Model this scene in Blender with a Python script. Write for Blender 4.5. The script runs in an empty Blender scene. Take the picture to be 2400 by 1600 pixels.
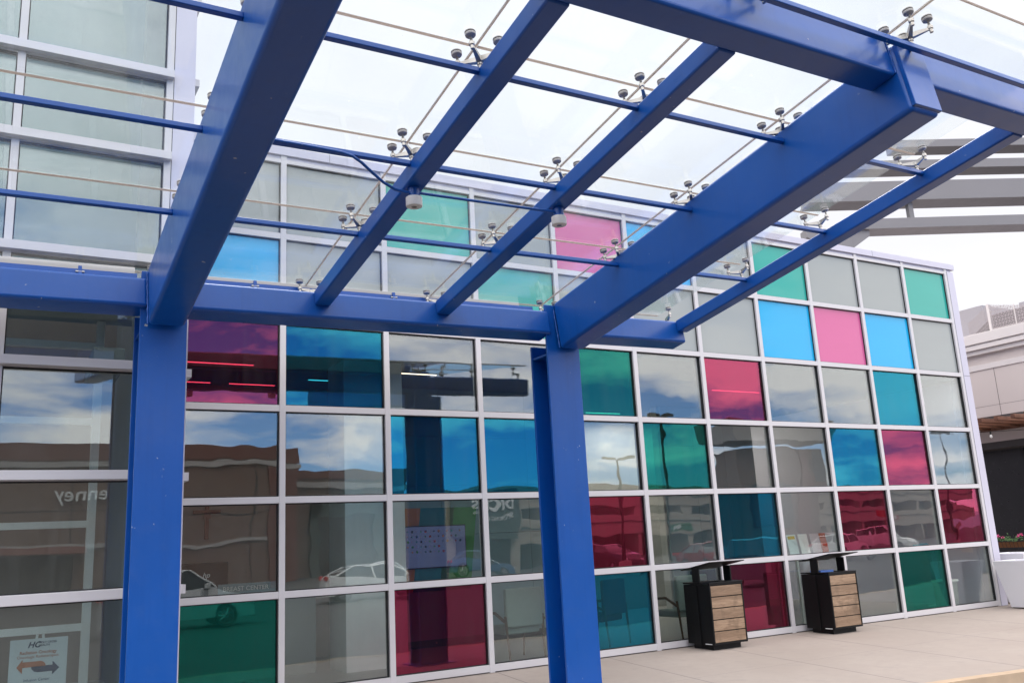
import bpy, bmesh, math, random
from mathutils import Vector, Matrix
random.seed(7)
SC = bpy.context.scene
COL = SC.collection
PI = math.pi
R = math.radians

# ------------------------------------------------------------------ materials
def new_mat(name):
    m = bpy.data.materials.new(name); m.use_nodes = True
    nt = m.node_tree; nt.nodes.clear()
    out = nt.nodes.new('ShaderNodeOutputMaterial')
    return m, nt, out
def N(nt, t, **kw):
    n = nt.nodes.new(t)
    for k, v in kw.items():
        if k.startswith('_'): setattr(n, k[1:], v)
        else: n.inputs[k.replace('__', ' ')].default_value = v
    return n
def coords(nt, scale=(1, 1, 1), rand=False):
    tc = nt.nodes.new('ShaderNodeTexCoord'); mp = nt.nodes.new('ShaderNodeMapping')
    mp.inputs['Scale'].default_value = scale
    nt.links.new(tc.outputs['Object'], mp.inputs['Vector'])
    if rand:
        oi = nt.nodes.new('ShaderNodeObjectInfo'); ad = nt.nodes.new('ShaderNodeVectorMath'); ad.operation = 'MULTIPLY_ADD'
        cb = nt.nodes.new('ShaderNodeCombineXYZ')
        for i in range(3): nt.links.new(oi.outputs['Random'], cb.inputs[i])
        ad.inputs[1].default_value = (17, 31, 53)
        nt.links.new(cb.outputs[0], ad.inputs[0]); nt.links.new(mp.outputs[0], ad.inputs[2])
        return ad.outputs[0]
    return mp.outputs[0]
def noise(nt, vec, scale, detail=4, rough=.55, dist=0):
    n = N(nt, 'ShaderNodeTexNoise', Scale=scale, Detail=detail, Roughness=rough, Distortion=dist)
    nt.links.new(vec, n.inputs['Vector']); return n.outputs['Fac']
def ramp(nt, fac, stops):
    r = nt.nodes.new('ShaderNodeValToRGB'); e = r.color_ramp.elements
    while len(e) < len(stops): e.new(.5)
    for el, (p, c) in zip(e, stops):
        el.position = p; el.color = (c, c, c, 1) if isinstance(c, (int, float)) else (*c, 1)
    nt.links.new(fac, r.inputs[0]); return r.outputs[0]
def math_(nt, op, a, b=None, clamp=False):
    n = nt.nodes.new('ShaderNodeMath'); n.operation = op; n.use_clamp = clamp
    for i, v in enumerate((a, b)):
        if v is None: continue
        if isinstance(v, (int, float)): n.inputs[i].default_value = v
        else: nt.links.new(v, n.inputs[i])
    return n.outputs[0]
def mix(nt, fac, a, b, blend='MIX'):
    n = nt.nodes.new('ShaderNodeMix'); n.data_type = 'RGBA'; n.blend_type = blend
    for sock, v in ((n.inputs[0], fac), (n.inputs[6], a), (n.inputs[7], b)):
        if isinstance(v, (int, float)): sock.default_value = v
        elif isinstance(v, tuple): sock.default_value = (*v, 1) if len(v) == 3 else v
        else: nt.links.new(v, sock)
    return n.outputs[2]
def scl(c, k): return tuple(min(1, x * k) for x in c)

def schlick(nt, ior, nrm=None):
    """reflectance of a thin sheet, the same from both sides"""
    g = nt.nodes.new('ShaderNodeNewGeometry'); d = nt.nodes.new('ShaderNodeVectorMath'); d.operation = 'DOT_PRODUCT'
    nt.links.new(g.outputs['Incoming'], d.inputs[0]); nt.links.new(nrm if nrm is not None else g.outputs['Normal'], d.inputs[1])
    f0 = ((ior - 1) / (ior + 1)) ** 2
    p = math_(nt, 'POWER', math_(nt, 'SUBTRACT', 1.0, math_(nt, 'ABSOLUTE', d.outputs['Value']), True), 5.0)
    return math_(nt, 'ADD', math_(nt, 'MULTIPLY', p, 1 - f0), f0)

def paint(name, col, rough=.45, metal=0., vary=.12, nscale=3., spec=.5, bump=0., bscale=60, coat=0., chips=None, stretch=(1, 1, 1)):
    m, nt, out = new_mat(name)
    b = N(nt, 'ShaderNodeBsdfPrincipled', Roughness=rough, Metallic=metal)
    b.inputs['Specular IOR Level'].default_value = spec
    b.inputs['Coat Weight'].default_value = coat; b.inputs['Coat Roughness'].default_value = .12
    v = coords(nt, stretch, rand=True)
    f = noise(nt, v, nscale, 5, .6)
    c = mix(nt, f, scl(col, 1 - vary), scl(col, 1 + vary))
    if chips:
        sk = noise(nt, coords(nt, (9, 9, .45), rand=True), 1.5, 4, .6)
        c = mix(nt, math_(nt, 'MULTIPLY', ramp(nt, sk, [(.52, 0), (.75, 1)]), .16), c, scl(col, .45))
        du = noise(nt, v, 6, 6, .7)
        c = mix(nt, math_(nt, 'MULTIPLY', ramp(nt, du, [(.5, 0), (.8, 1)]), .05), c, (.20, .23, .30))
        f2 = noise(nt, v, 17, 2, .5); f3 = noise(nt, v, 1.7, 2)
        msk = math_(nt, 'MULTIPLY', ramp(nt, f2, [(.74, 0), (.765, 1)]), ramp(nt, f3, [(.5, 0), (.6, 1)]))
        c = mix(nt, msk, c, chips)
    nt.links.new(c, b.inputs['Base Color'])
    f4 = noise(nt, v, nscale * 4, 3)
    nt.links.new(math_(nt, 'ADD', math_(nt, 'MULTIPLY', f4, rough * .5), rough * .75), b.inputs['Roughness'])
    if bump:
        bp = N(nt, 'ShaderNodeBump', Strength=.5, Distance=bump)
        nt.links.new(noise(nt, v, bscale, 4), bp.inputs['Height']); nt.links.new(bp.outputs[0], b.inputs['Normal'])
    nt.links.new(b.outputs[0], out.inputs[0]); return m

def glass(name, tint, gloss=(1, 1, 1), ior=1.9, wave=.0030, dirt=.0, wscale=1.1, low=0.0, specks=0.0):
    """thin architectural glass: tinted see-through plus sharp, slightly wavy reflection"""
    m, nt, out = new_mat(name)
    v = coords(nt, (1, 1, 1), rand=True)
    nz = noise(nt, v, wscale, 2, .45)
    bp = N(nt, 'ShaderNodeBump', Strength=1., Distance=wave); nt.links.new(nz, bp.inputs['Height'])
    frs = schlick(nt, ior, bp.outputs[0])
    gl = N(nt, 'ShaderNodeBsdfGlossy', Roughness=.004, Color=(*gloss, 1)); nt.links.new(bp.outputs[0], gl.inputs['Normal'])
    tr = N(nt, 'ShaderNodeBsdfTransparent', Color=(*tint, 1))
    ms = nt.nodes.new('ShaderNodeMixShader')
    fac = math_(nt, 'ADD', frs, low, True)
    nt.links.new(fac, ms.inputs[0]); nt.links.new(tr.outputs[0], ms.inputs[1]); nt.links.new(gl.outputs[0], ms.inputs[2])
    res = ms.outputs[0]
    if dirt:
        df = N(nt, 'ShaderNodeBsdfTranslucent', Color=(.72, .76, .78, 1)) if specks else N(nt, 'ShaderNodeBsdfDiffuse', Color=(.55, .56, .56, 1)); m2 = nt.nodes.new('ShaderNodeMixShader')
        if specks: film = math_(nt, 'MULTIPLY', ramp(nt, noise(nt, v, .9, 5, .65), [(.35, 0), (.75, 1)]), dirt)
        else:      # rain streaks and dust, denser in vertical runs
            st_ = noise(nt, coords(nt, (7, 7, .5), rand=True), 1.6, 4, .6)
            film = math_(nt, 'MULTIPLY', math_(nt, 'MULTIPLY', ramp(nt, st_, [(.35, .25), (.75, 1)]), ramp(nt, noise(nt, v, .8, 4), [(.3, .2), (.7, 1)])), dirt)
        sp = math_(nt, 'MULTIPLY', math_(nt, 'MULTIPLY', ramp(nt, noise(nt, v, 34, 2, .5), [(.73, 0), (.78, 1)]), ramp(nt, noise(nt, v, 2.3, 2), [(.5, 0), (.62, 1)])), specks)
        nt.links.new(math_(nt, 'ADD', film, sp, True), m2.inputs[0])
        nt.links.new(res, m2.inputs[1]); nt.links.new(df.outputs[0], m2.inputs[2]); res = m2.outputs[0]
    nt.links.new(res, out.inputs[0]); return m

def spandrel(name, col, tex=.06):
    """opaque back-painted glass"""
    m, nt, out = new_mat(name)
    v = coords(nt, (1, 1, 1), rand=True)
    b = N(nt, 'ShaderNodeBsdfPrincipled', Roughness=.35)
    b.inputs['Specular IOR Level'].default_value = 0.0
    f = noise(nt, coords(nt, (.35, 1, 1.4), rand=True), 1.3, 3)
    nt.links.new(mix(nt, f, scl(col, 1 - tex), scl(col, 1 + tex)), b.inputs['Base Color'])
    bp = N(nt, 'ShaderNodeBump', Strength=1., Distance=.0016); nt.links.new(noise(nt, v, 1.0, 2, .45), bp.inputs['Height'])
    frs = schlick(nt, 1.55, bp.outputs[0])
    gl = N(nt, 'ShaderNodeBsdfGlossy', Roughness=.03); nt.links.new(bp.outputs[0], gl.inputs['Normal'])
    ms = nt.nodes.new('ShaderNodeMixShader')
    nt.links.new(frs, ms.inputs[0]); nt.links.new(b.outputs[0], ms.inputs[1]); nt.links.new(gl.outputs[0], ms.inputs[2])
    nt.links.new(ms.outputs[0], out.inputs[0]); return m

def emit(name, col, k):
    m, nt, out = new_mat(name); e = N(nt, 'ShaderNodeEmission', Color=(*col, 1), Strength=k)
    nt.links.new(e.outputs[0], out.inputs[0]); return m

def wood(name, a, b, along=(1, 9, 9), rough=.6):
    m, nt, out = new_mat(name); p = N(nt, 'ShaderNodeBsdfPrincipled', Roughness=rough)
    v = coords(nt, along, rand=True)
    f = noise(nt, v, 3.2, 6, .65, 1.2); g = noise(nt, coords(nt, (.05, .05, 6.2), True), 1.0, 0)
    k = noise(nt, coords(nt, (1, 1, 1), True), 4, 3)
    c = mix(nt, ramp(nt, f, [(.3, 0), (.68, 1)]), a, b)
    c = mix(nt, math_(nt, 'MULTIPLY', ramp(nt, g, [(.40, 0), (.60, 1)]), .6), c, scl(a, .9))
    c = mix(nt, ramp(nt, k, [(.52, 0), (.72, .65)]), c, scl(a, .40))
    nt.links.new(c, p.inputs['Base Color'])
    bp = N(nt, 'ShaderNodeBump', Strength=.4, Distance=.004); nt.links.new(f, bp.inputs['Height']); nt.links.new(bp.outputs[0], p.inputs['Normal'])
    nt.links.new(p.outputs[0], out.inputs[0]); return m

M = {}
M['blue'] = paint('blue_paint', (.003, .080, .365), .32, vary=.13, nscale=1.6, spec=.40, coat=.12, chips=(.45, .47, .5), bump=.0004, bscale=25)
M['alu'] = paint('pale_aluminium', (.60, .585, .605), .38, vary=.04, nscale=.9, spec=.4)
M['panel'] = paint('pale_metal_panel', (.55, .54, .64), .4, vary=.04, nscale=.7, spec=.4)
M['gasket'] = paint('black_gasket', (.012, .013, .015), .6)
M['steel'] = paint('brushed_stainless', (.46, .43, .40), .34, metal=.85, vary=.15, nscale=14)
M['steel_dark'] = paint('worn_stainless_disc', (.50, .46, .43), .45, metal=.15, vary=.25, nscale=20)
M['rubber'] = paint('black_rubber', (.015, .014, .013), .7)
def silicone():
    m, nt, out = new_mat('beige_silicone')
    a = N(nt, 'ShaderNodeBsdfDiffuse', Color=(.52, .46, .41, 1)); b = N(nt, 'ShaderNodeBsdfTranslucent', Color=(.66, .59, .54, 1)); ms = N(nt, 'ShaderNodeMixShader', Fac=.66)
    nt.links.new(a.outputs[0], ms.inputs[1]); nt.links.new(b.outputs[0], ms.inputs[2]); nt.links.new(ms.outputs[0], out.inputs[0]); return m
M['sealant'] = silicone()
M['gutter'] = paint('stained_galvanised', (.50, .47, .45), .5, vary=.15, nscale=6, stretch=(.4, 1, 3))
M['lampwhite'] = paint('white_lamp_enamel', (.80, .77, .75), .35, vary=.03)
M['lens'] = paint('lamp_lens', (.20, .19, .17), .15, vary=.1)
M['binblack'] = paint('black_powdercoat', (.004, .004, .0045), .5, spec=.25, vary=.2, nscale=8)
M['binwood'] = wood('bin_timber', (.20, .125, .075), (.42, .29, .19), (1, 1, 9))
M['slatwood'] = wood('red_brown_timber', (.10, .035, .018), (.22, .10, .06), (1, 12, 12))
M['white'] = paint('white_fibreglass', (.72, .72, .76), .4, vary=.02)
M['beige'] = paint('beige_render', (.53, .47, .45), .8, vary=.06, nscale=1.2, bump=.002, bscale=90)
M['beige2'] = paint('pale_cornice_paint', (.60, .56, .55), .7, vary=.05)
M['beigejoint'] = paint('panel_joint', (.10, .085, .08), .8)
M['greysteel'] = paint('warm_grey_steel', (.18, .172, .18), .45, vary=.06, nscale=1.2)
M['darkwall'] = paint('black_shopfront', (.012, .012, .014), .3, vary=.3)
M['soffit'] = paint('dark_soffit', (.06, .055, .055), .7)
M['intwall'] = paint('interior_grey_wall', (.34, .35, .34), .7)
M['intbrown'] = paint('interior_taupe_wall', (.40, .33, .29), .7)
M['intwhite'] = paint('interior_white_wall', (.86, .86, .85), .6)
M['intdark'] = paint('interior_ceiling', (.16, .17, .16), .8)
M['intfloor'] = paint('interior_floor', (.34, .34, .33), .35, vary=.15)
M['grid'] = paint('blue_grey_wall_panel', (.24, .32, .35), .4, vary=.08)
M['teal'] = paint('teal_paint', (.02, .16, .20), .5)
M['orange'] = paint('orange_paint', (.45, .13, .04), .5)
M['leafgreen'] = paint('green_paint', (.05, .26, .06), .5)
M['darkgreen'] = paint('dark_green_paint', (.03, .08, .03), .5)
M['crimson'] = paint('cross_wood', (.22, .03, .015), .5)
M['chairfab'] = paint('sage_upholstery', (.26, .33, .31), .9, vary=.1, nscale=40)
M['chairdark'] = paint('dark_blue_upholstery', (.03, .05, .10), .9)
M['chairwood'] = wood('walnut_legs', (.07, .04, .025), (.14, .085, .05))
M['poster'] = paint('poster_paper', (.66, .72, .74), .4, vary=.02)
M['navy'] = paint('navy_print', (.03, .045, .10), .5)
M['rust'] = paint('orange_print', (.50, .17, .08), .5)
M['screen'] = emit('lit_screen', (.26, .30, .60), .14)
M['cyan'] = paint('cyan_plastic', (.02, .45, .60), .4)
M['brown'] = paint('brown_stucco', (.175, .108, .085), .85, vary=.08, nscale=.4)
M['redbrown'] = paint('red_brown_stucco', (.16, .055, .042), .85, vary=.08)
M['stripe'] = paint('white_band', (.42, .39, .38), .7)
M['garage'] = paint('beige_concrete', (.40, .34, .29), .85, vary=.08, nscale=.25)
M['garagedark'] = paint('garage_opening', (.01, .011, .012), .9)
M['signgreen'] = paint('green_sign', (.02, .14, .06), .5)
M['signred'] = paint('red_sign', (.45, .03, .03), .5)
M['signdark'] = paint('dark_green_tower', (.05, .075, .07), .6)
M['letter'] = paint('white_letters', (.85, .85, .85), .5)
M['tyre'] = paint('tyre_rubber', (.015, .015, .016), .8)
M['rim'] = paint('alloy_rim', (.55, .56, .58), .25, metal=.9)
M['carglass'] = paint('car_glass', (.015, .02, .022), .05, spec=.8)
M['tail'] = paint('tail_lamp', (.55, .01, .01), .15)
M['head'] = paint('head_lamp', (.7, .72, .75), .1)
for nm, c in dict(silver=(.50, .51, .52), white_=(.78, .78, .77), black_=(.02, .02, .022), red_=(.30, .015, .02), blue_=(.04, .10, .22), grey_=(.12, .125, .13)).items():
    M['car_' + nm] = paint('car_paint_' + nm, c, .25, vary=.03, coat=.8)
M['leaf'] = paint('flower_leaves', (.05, .12, .03), .6, vary=.4, nscale=30)
M['pink'] = paint('pink_petals', (.70, .10, .28), .6)
M['coir'] = paint('brown_coir', (.22, .10, .045), .95, vary=.3, nscale=40, bump=.01, bscale=60)
M['bulb'] = paint('clear_bulb', (.75, .74, .70), .1)
M['kerb'] = paint('worn_yellow_kerb', (.52, .39, .27), .8, vary=.25, nscale=5)
T = lambda *c: tuple(math.sqrt(x) for x in c)
GL = {  # see-through panes of rows 3-6
    'clear': glass('clear_glass', T(.80, .88, .84), (.96, .98, 1), 1.95, dirt=.03),
    'magenta': glass('magenta_glass', T(.46, .035, .10), (.98, .22, .42), 2.3, dirt=.03),
    'blue': glass('blue_glass', T(.012, .30, .52), (.11, .80, 1.0), 2.05, dirt=.03),
    'green': glass('green_glass', T(.02, .36, .29), (.10, .72, .60), 2.0, dirt=.03)}
SP = {'grey': spandrel('grey_back_painted_glass', (.33, .36, .355)), 'magenta': spandrel('magenta_back_painted_glass', (.60, .12, .30)),
      'blue': spandrel('cyan_back_painted_glass', (.008, .40, .74)), 'green': spandrel('green_back_painted_glass', (.035, .38, .32))}
M['roofglass'] = glass('canopy_glass', T(.91, .965, .98), (1, 1, 1), 1.5, wave=.0012, dirt=.055, wscale=2.2, specks=.4)
M['leftglass'] = glass('entrance_glass', T(.70, .80, .79), (.96, 1, 1), 1.85, dirt=.05, wave=.0010)
def concrete():
    m, nt, out = new_mat('concrete_slabs'); b = N(nt, 'ShaderNodeBsdfPrincipled', Roughness=.85)
    v = coords(nt); f = noise(nt, v, .55, 5, .6); g = noise(nt, v, 7, 6, .7); h = noise(nt, v, 90, 2)
    c = mix(nt, ramp(nt, f, [(.3, 0), (.7, 1)]), (.365, .308, .270), (.420, .362, .324))
    c = mix(nt, ramp(nt, g, [(.45, 0), (.72, .75)]), c, (.36, .31, .275))
    c = mix(nt, ramp(nt, h, [(.62, 0), (.75, .35)]), c, (.33, .29, .26))
    c = mix(nt, math_(nt, 'MULTIPLY', ramp(nt, noise(nt, v, 3.3, 3), [(.63, 0), (.68, 1)]), .4), c, (.33, .29, .265))
    sx = nt.nodes.new('ShaderNodeSeparateXYZ'); nt.links.new(v, sx.inputs[0])
    wob = math_(nt, 'MULTIPLY', noise(nt, v, 2, 3), .02)
    u = math_(nt, 'ADD', math_(nt, 'ADD', sx.outputs[0], math_(nt, 'MULTIPLY', sx.outputs[1], -.13)), wob)
    def line(coord, period, off, w):
        s = math_(nt, 'PINGPONG', math_(nt, 'ADD', coord, off), period / 2)
        return math_(nt, 'LESS_THAN', s, w)
    l1 = line(u, 1.8, -4.67, .009)
    l2 = line(math_(nt, 'ADD', sx.outputs[1], wob), 2.1, 0.02, .005)
    foot_band = math_(nt, 'MULTIPLY', math_(nt, 'GREATER_THAN', math_(nt, 'ADD', sx.outputs[1], math_(nt, 'MULTIPLY', noise(nt, v, 8, 5, .7), .16)), .035), .6)  # darker ragged band along the foot of the wing
    c = mix(nt, foot_band, c, (.17, .145, .125))
    l = math_(nt, 'MAXIMUM', l1, math_(nt, 'MULTIPLY', l2, .6))
    c = mix(nt, math_(nt, 'MULTIPLY', l, .75), c, (.15, .14, .145))
    nt.links.new(c, b.inputs['Base Color'])
    bp = N(nt, 'ShaderNodeBump', Strength=.3, Distance=.004); nt.links.new(g, bp.inputs['Height']); nt.links.new(bp.outputs[0], b.inputs['Normal'])
    nt.links.new(b.outputs[0], out.inputs[0]); return m
M['concrete'] = concrete()
M['asphalt'] = paint('asphalt', (.058, .058, .06), .9, vary=.25, nscale=2.5, bump=.004, bscale=120)
def perforated():
    m, nt, out = new_mat('perforated_screen'); b = N(nt, 'ShaderNodeBsdfPrincipled', Roughness=.5)
    b.inputs['Base Color'].default_value = (.34, .30, .31, 1)
    v = coords(nt, (9.5, 9.5, 9.5)); sx = nt.nodes.new('ShaderNodeSeparateXYZ'); nt.links.new(v, sx.inputs[0])
    u = math_(nt, 'ADD', sx.outputs[0], sx.outputs[1])
    a = math_(nt, 'ABSOLUTE', math_(nt, 'SUBTRACT', math_(nt, 'FRACT', u), .5)); c = math_(nt, 'ABSOLUTE', math_(nt, 'SUBTRACT', math_(nt, 'FRACT', sx.outputs[2]), .5))
    inside = math_(nt, 'LESS_THAN', math_(nt, 'MAXIMUM', a, c), .40)
    cross = math_(nt, 'GREATER_THAN', math_(nt, 'ABSOLUTE', math_(nt, 'SUBTRACT', a, c)), .07)
    hole = math_(nt, 'MULTIPLY', math_(nt, 'MULTIPLY', inside, cross), math_(nt, 'GREATER_THAN', math_(nt, 'MINIMUM', a, c), .035))
    tr = nt.nodes.new('ShaderNodeBsdfTransparent'); ms = nt.nodes.new('ShaderNodeMixShader')
    nt.links.new(hole, ms.inputs[0]); nt.links.new(b.outputs[0], ms.inputs[1]); nt.links.new(tr.outputs[0], ms.inputs[2])
    nt.links.new(ms.outputs[0], out.inputs[0]); return m
M['perf'] = perforated()

# ------------------------------------------------------------------ mesh helpers
class MB:
    def __init__(s): s.v = []; s.f = []
    def pts(s, v, f):
        n = len(s.v); s.v += [Vector(p) for p in v]; s.f += [tuple(i + n for i in q) for q in f]; return s
    def box(s, a, b):
        x0, x1 = sorted((a[0], b[0])); y0, y1 = sorted((a[1], b[1])); z0, z1 = sorted((a[2], b[2]))
        return s.hexa([(x0, y0, z0), (x1, y0, z0), (x1, y1, z0), (x0, y1, z0), (x0, y0, z1), (x1, y0, z1), (x1, y1, z1), (x0, y1, z1)])
    def hexa(s, p):
        return s.pts(p, [(0, 3, 2, 1), (4, 5, 6, 7), (0, 1, 5, 4), (1, 2, 6, 5), (2, 3, 7, 6), (3, 0, 4, 7)])
    def tube(s, path, r, n=10, cap=True):
        path = [Vector(p) for p in path]; rs = r if isinstance(r, (list, tuple)) else [r] * len(path)
        rings = []; up = None
        for i, p in enumerate(path):
            d = (path[min(i + 1, len(path) - 1)] - path[max(i - 1, 0)]).normalized()
            if up is None:
                up = Vector((0, 0, 1)) if abs(d.z) < .9 else Vector((1, 0, 0))
            a = d.cross(up).normalized(); b = a.cross(d).normalized(); up = b
            rings.append([p + rs[i] * (math.cos(2 * PI * k / n) * a + math.sin(2 * PI * k / n) * b) for k in range(n)])
        base = len(s.v)
        for rg in rings: s.v += rg
        for i in range(len(path) - 1):
            for k in range(n):
                s.f.append((base + i * n + k, base + i * n + (k + 1) % n, base + (i + 1) * n + (k + 1) % n, base + (i + 1) * n + k))
        if cap:
            s.f.append(tuple(base + k for k in reversed(range(n)))); s.f.append(tuple(base + (len(path) - 1) * n + k for k in range(n)))
        return s
    def prism(s, poly, f, t0, t1):
        n = len(poly); base = len(s.v)
        s.v += [Vector(f(p, t0)) for p in poly] + [Vector(f(p, t1)) for p in poly]
        s.f.append(tuple(base + k for k in range(n))); s.f.append(tuple(base + n + k for k in reversed(range(n))))
        for k in range(n): s.f.append((base + k, base + n + k, base + n + (k + 1) % n, base + (k + 1) % n))
        return s
    def lathe(s, prof, org, n=20, ax=((1, 0, 0), (0, 1, 0), (0, 0, 1))):
        a, b, c = map(Vector, ax); o = Vector(org); base = len(s.v)
        for r, h in prof:
            for k in range(n):
                t = 2 * PI * k / n; s.v.append(o + a * (r * math.cos(t)) + b * (r * math.sin(t)) + c * h)
        for i in range(len(prof) - 1):
            for k in range(n):
                s.f.append((base + i * n + k, base + i * n + (k + 1) % n, base + (i + 1) * n + (k + 1) % n, base + (i + 1) * n + k))
        s.f.append(tuple(base + k for k in reversed(range(n)))); s.f.append(tuple(base + (len(prof) - 1) * n + k for k in range(n)))
        return s
ORG = {}
def link(name, mb, mat, parent=None, org=(0, 0, 0), bevel=0, seg=2, smooth=False, xf=None):
    me = bpy.data.meshes.new(name)
    o = bpy.data.objects.new(name, me); COL.objects.link(o)
    base = Vector(ORG[parent.name]) if parent is not None else Vector((0, 0, 0))
    org = base if parent is not None and tuple(org) == (0, 0, 0) else Vector(org)
    me.from_pydata([tuple(v - org) for v in mb.v], [], mb.f)
    bm = bmesh.new(); bm.from_mesh(me); bmesh.ops.recalc_face_normals(bm, faces=bm.faces); bm.to_mesh(me); bm.free()
    me.materials.append(mat)
    o.parent = parent; o.location = org - base; ORG[o.name] = tuple(org)
    if bevel:
        bv = o.modifiers.new('bevel', 'BEVEL'); bv.width = bevel; bv.segments = seg; bv.limit_method = 'ANGLE'; bv.angle_limit = R(35)
        bv.harden_normals = True; smooth = True
    if smooth: me.polygons.foreach_set('use_smooth', [True] * len(me.polygons))
    if smooth and not bevel:
        for e in me.edges: pass
        md = o.modifiers.new('split', 'EDGE_SPLIT'); md.split_angle = R(38)
    return o
def thing(name, label, cat, loc=(0, 0, 0), group=None, kind=None):
    o = bpy.data.objects.new(name, None); COL.objects.link(o); o.location = loc; ORG[o.name] = tuple(loc); o.empty_display_size = .2
    return tag(o, label, cat, group, kind)
def tag(o, label=None, cat=None, group=None, kind=None):
    if label: o['label'] = label
    if cat: o['category'] = cat
    if group: o['group'] = group
    if kind: o['kind'] = kind
    return o
def copy_tree(o, parent=None):
    c = o.copy(); COL.objects.link(c); c.parent = parent
    for ch in list(o.children): copy_tree(ch, c)
    return c
def text(name, s, size, loc, rot, mat, parent=None, ext=.002, align='LEFT', shear=0, sx=1, font_w=0):
    cu = bpy.data.curves.new(name, 'FONT'); cu.body = s; cu.size = size; cu.extrude = ext; cu.align_x = align; cu.shear = shear; cu.offset = font_w
    o = bpy.data.objects.new(name, cu); COL.objects.link(o); cu.materials.append(mat)
    dg = bpy.context.evaluated_depsgraph_get(); me = bpy.data.meshes.new_from_object(o.evaluated_get(dg))
    bpy.data.objects.remove(o); bpy.data.curves.remove(cu)
    o = bpy.data.objects.new(name, me); COL.objects.link(o)
    if not me.materials: me.materials.append(mat)
    base = Vector(ORG[parent.name]) if parent is not None else Vector((0, 0, 0))
    o.parent = parent; o.location = Vector(loc) - base; o.rotation_euler = rot; o.scale = (sx, 1, 1); ORG[o.name] = tuple(loc)
    return o
BX = lambda a, b: MB().box(a, b)

# ------------------------------------------------------------------ ground
mb = MB().pts([(-260, -260, -.25), (320, -260, -.25), (320, 260, -.25), (-260, 260, -.25)], [(0, 1, 2, 3)])
tag(link('road', mb, M['asphalt']), 'dark asphalt drive and car park in front of the glass building', 'road', kind='structure')
edge = [(-60, -4.0), (-6, -4.0), (0, -3.95), (4.5, -4.0), (6.4, -4.15), (9, -4.5), (14, -5.4), (22, -7.5), (40, -13)]
def side_z(y): return -.025 * abs(min(y, 0))
mb = MB(); n = len(edge)
for x, y in edge: mb.v.append(Vector((x, y, side_z(y))))
for x, y in edge: mb.v.append(Vector((x, .0, 0)))
for x, y in edge: mb.v.append(Vector((x, 14, 0)))
for x, y in edge: mb.v.append(Vector((x, y, -.3)))
for k in range(n - 1):
    mb.f += [(k, k + 1, n + k + 1, n + k), (n + k, n + k + 1, 2 * n + k + 1, 2 * n + k), (3 * n + k, 3 * n + k + 1, k + 1, k)]
tag(link('sidewalk', mb, M['concrete']), 'pale concrete pavement with sawn joints along the glass building', 'pavement', kind='structure')
mb = MB()
for k in range(n - 1):
    (x0, y0), (x1, y1) = edge[k], edge[k + 1]
    z0, z1 = side_z(y0) + .004, side_z(y1) + .004; w = .16
    mb.hexa([(x0, y0 - w, -.28), (x1, y1 - w, -.28), (x1, y1 - .001, -.28), (x0, y0 - .001, -.28), (x0, y0 - w, z0), (x1, y1 - w, z1), (x1, y1 - .001, z1), (x0, y0 - .001, z0)])
tag(link('kerb', mb, M['kerb']), 'worn yellow painted kerb edging the pavement', 'kerb', kind='structure')

# ------------------------------------------------------------------ coloured glass wing
Wc = 1.4
XS = [-1.4 + Wc * k for k in range(12)]            # mullion centres, last = right jamb
ZT = [6.735, 5.671, 4.539, 3.417, 2.294, 1.18, .06]
wing = thing('coloured_glass_building', 'long glass wing gridded with magenta, cyan, green and clear panes behind the blue canopy', 'building', (6.3, 0, 0))
mw = .038
for x in XS: link('mullion', MB().box((x - mw, 0, .0), (x + mw, .14, 6.80)), M['alu'], wing, bevel=.003)
for z0, z1 in [(z - .04, z + .04) for z in ZT[1:6]] + [(.012, .10), (6.69, 6.745)]:
    link('transom', MB().box((XS[0], .003, z0), (XS[-1], .137, z1)), M['alu'], wing, bevel=.003)
mb = MB().box((-1.44, -.022, 6.795), (14.285, .45, 6.915)).box((-1.44, .02, 6.752), (14.2, .45, 6.795))
link('cornice', mb, M['panel'], wing, bevel=.004)
mb = MB()
for x in (.62, 4.3, 8.0, 11.7): mb.box((x - .002, -.0235, 6.795), (x + .002, -.0215, 6.915))
link('cornice_joint', mb, M['gasket'], wing)
mb = MB().box((14.038 - .0, -.004, .0), (14.255, .30, 6.752)).box((14.0, .30, 0), (14.255, 9, 6.9))
link('corner_panel', mb, M['panel'], wing, bevel=.003)
link('panel_joint', MB().box((14.0385, -.0045, 0), (14.044, .0, 6.75)).box((14.05, -.0055, 4.52), (14.25, .0, 4.526)), M['gasket'], wing)
link('base_gap', BX((-1.4, .02, .0), (14.2, .2, .013)), M['gasket'], wing)
COLS = 'ABCDEFGHIJK'
pane = {'A': 'gb|m c c g', 'B': 'g g|b c c c', 'C': 'e g|c b c m', 'D': 'g e|c b c c', 'E': 'm g|e c m b', 'F': 'b g|c e c c', 'G': 'g g|m c b m',
        'H': 'e b|c c c c', 'I': 'g m|c b m c', 'J': 'g b|b m c e', 'K': 'e g|c c m c'}
NAME = {'g': 'grey', 'b': 'blue', 'm': 'magenta', 'c': 'clear', 'e': 'green'}
TONE = {'grey': 'pale grey glass pane', 'blue': 'cyan blue glass pane', 'magenta': 'magenta glass pane', 'clear': 'clear glass pane', 'green': 'green glass pane'}
tab = {}
for k, s in pane.items(): tab[k] = [c for c in s if c in NAME]
tab['A'] = ['g', 'b', 'm', 'c', 'c', 'e']
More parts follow.
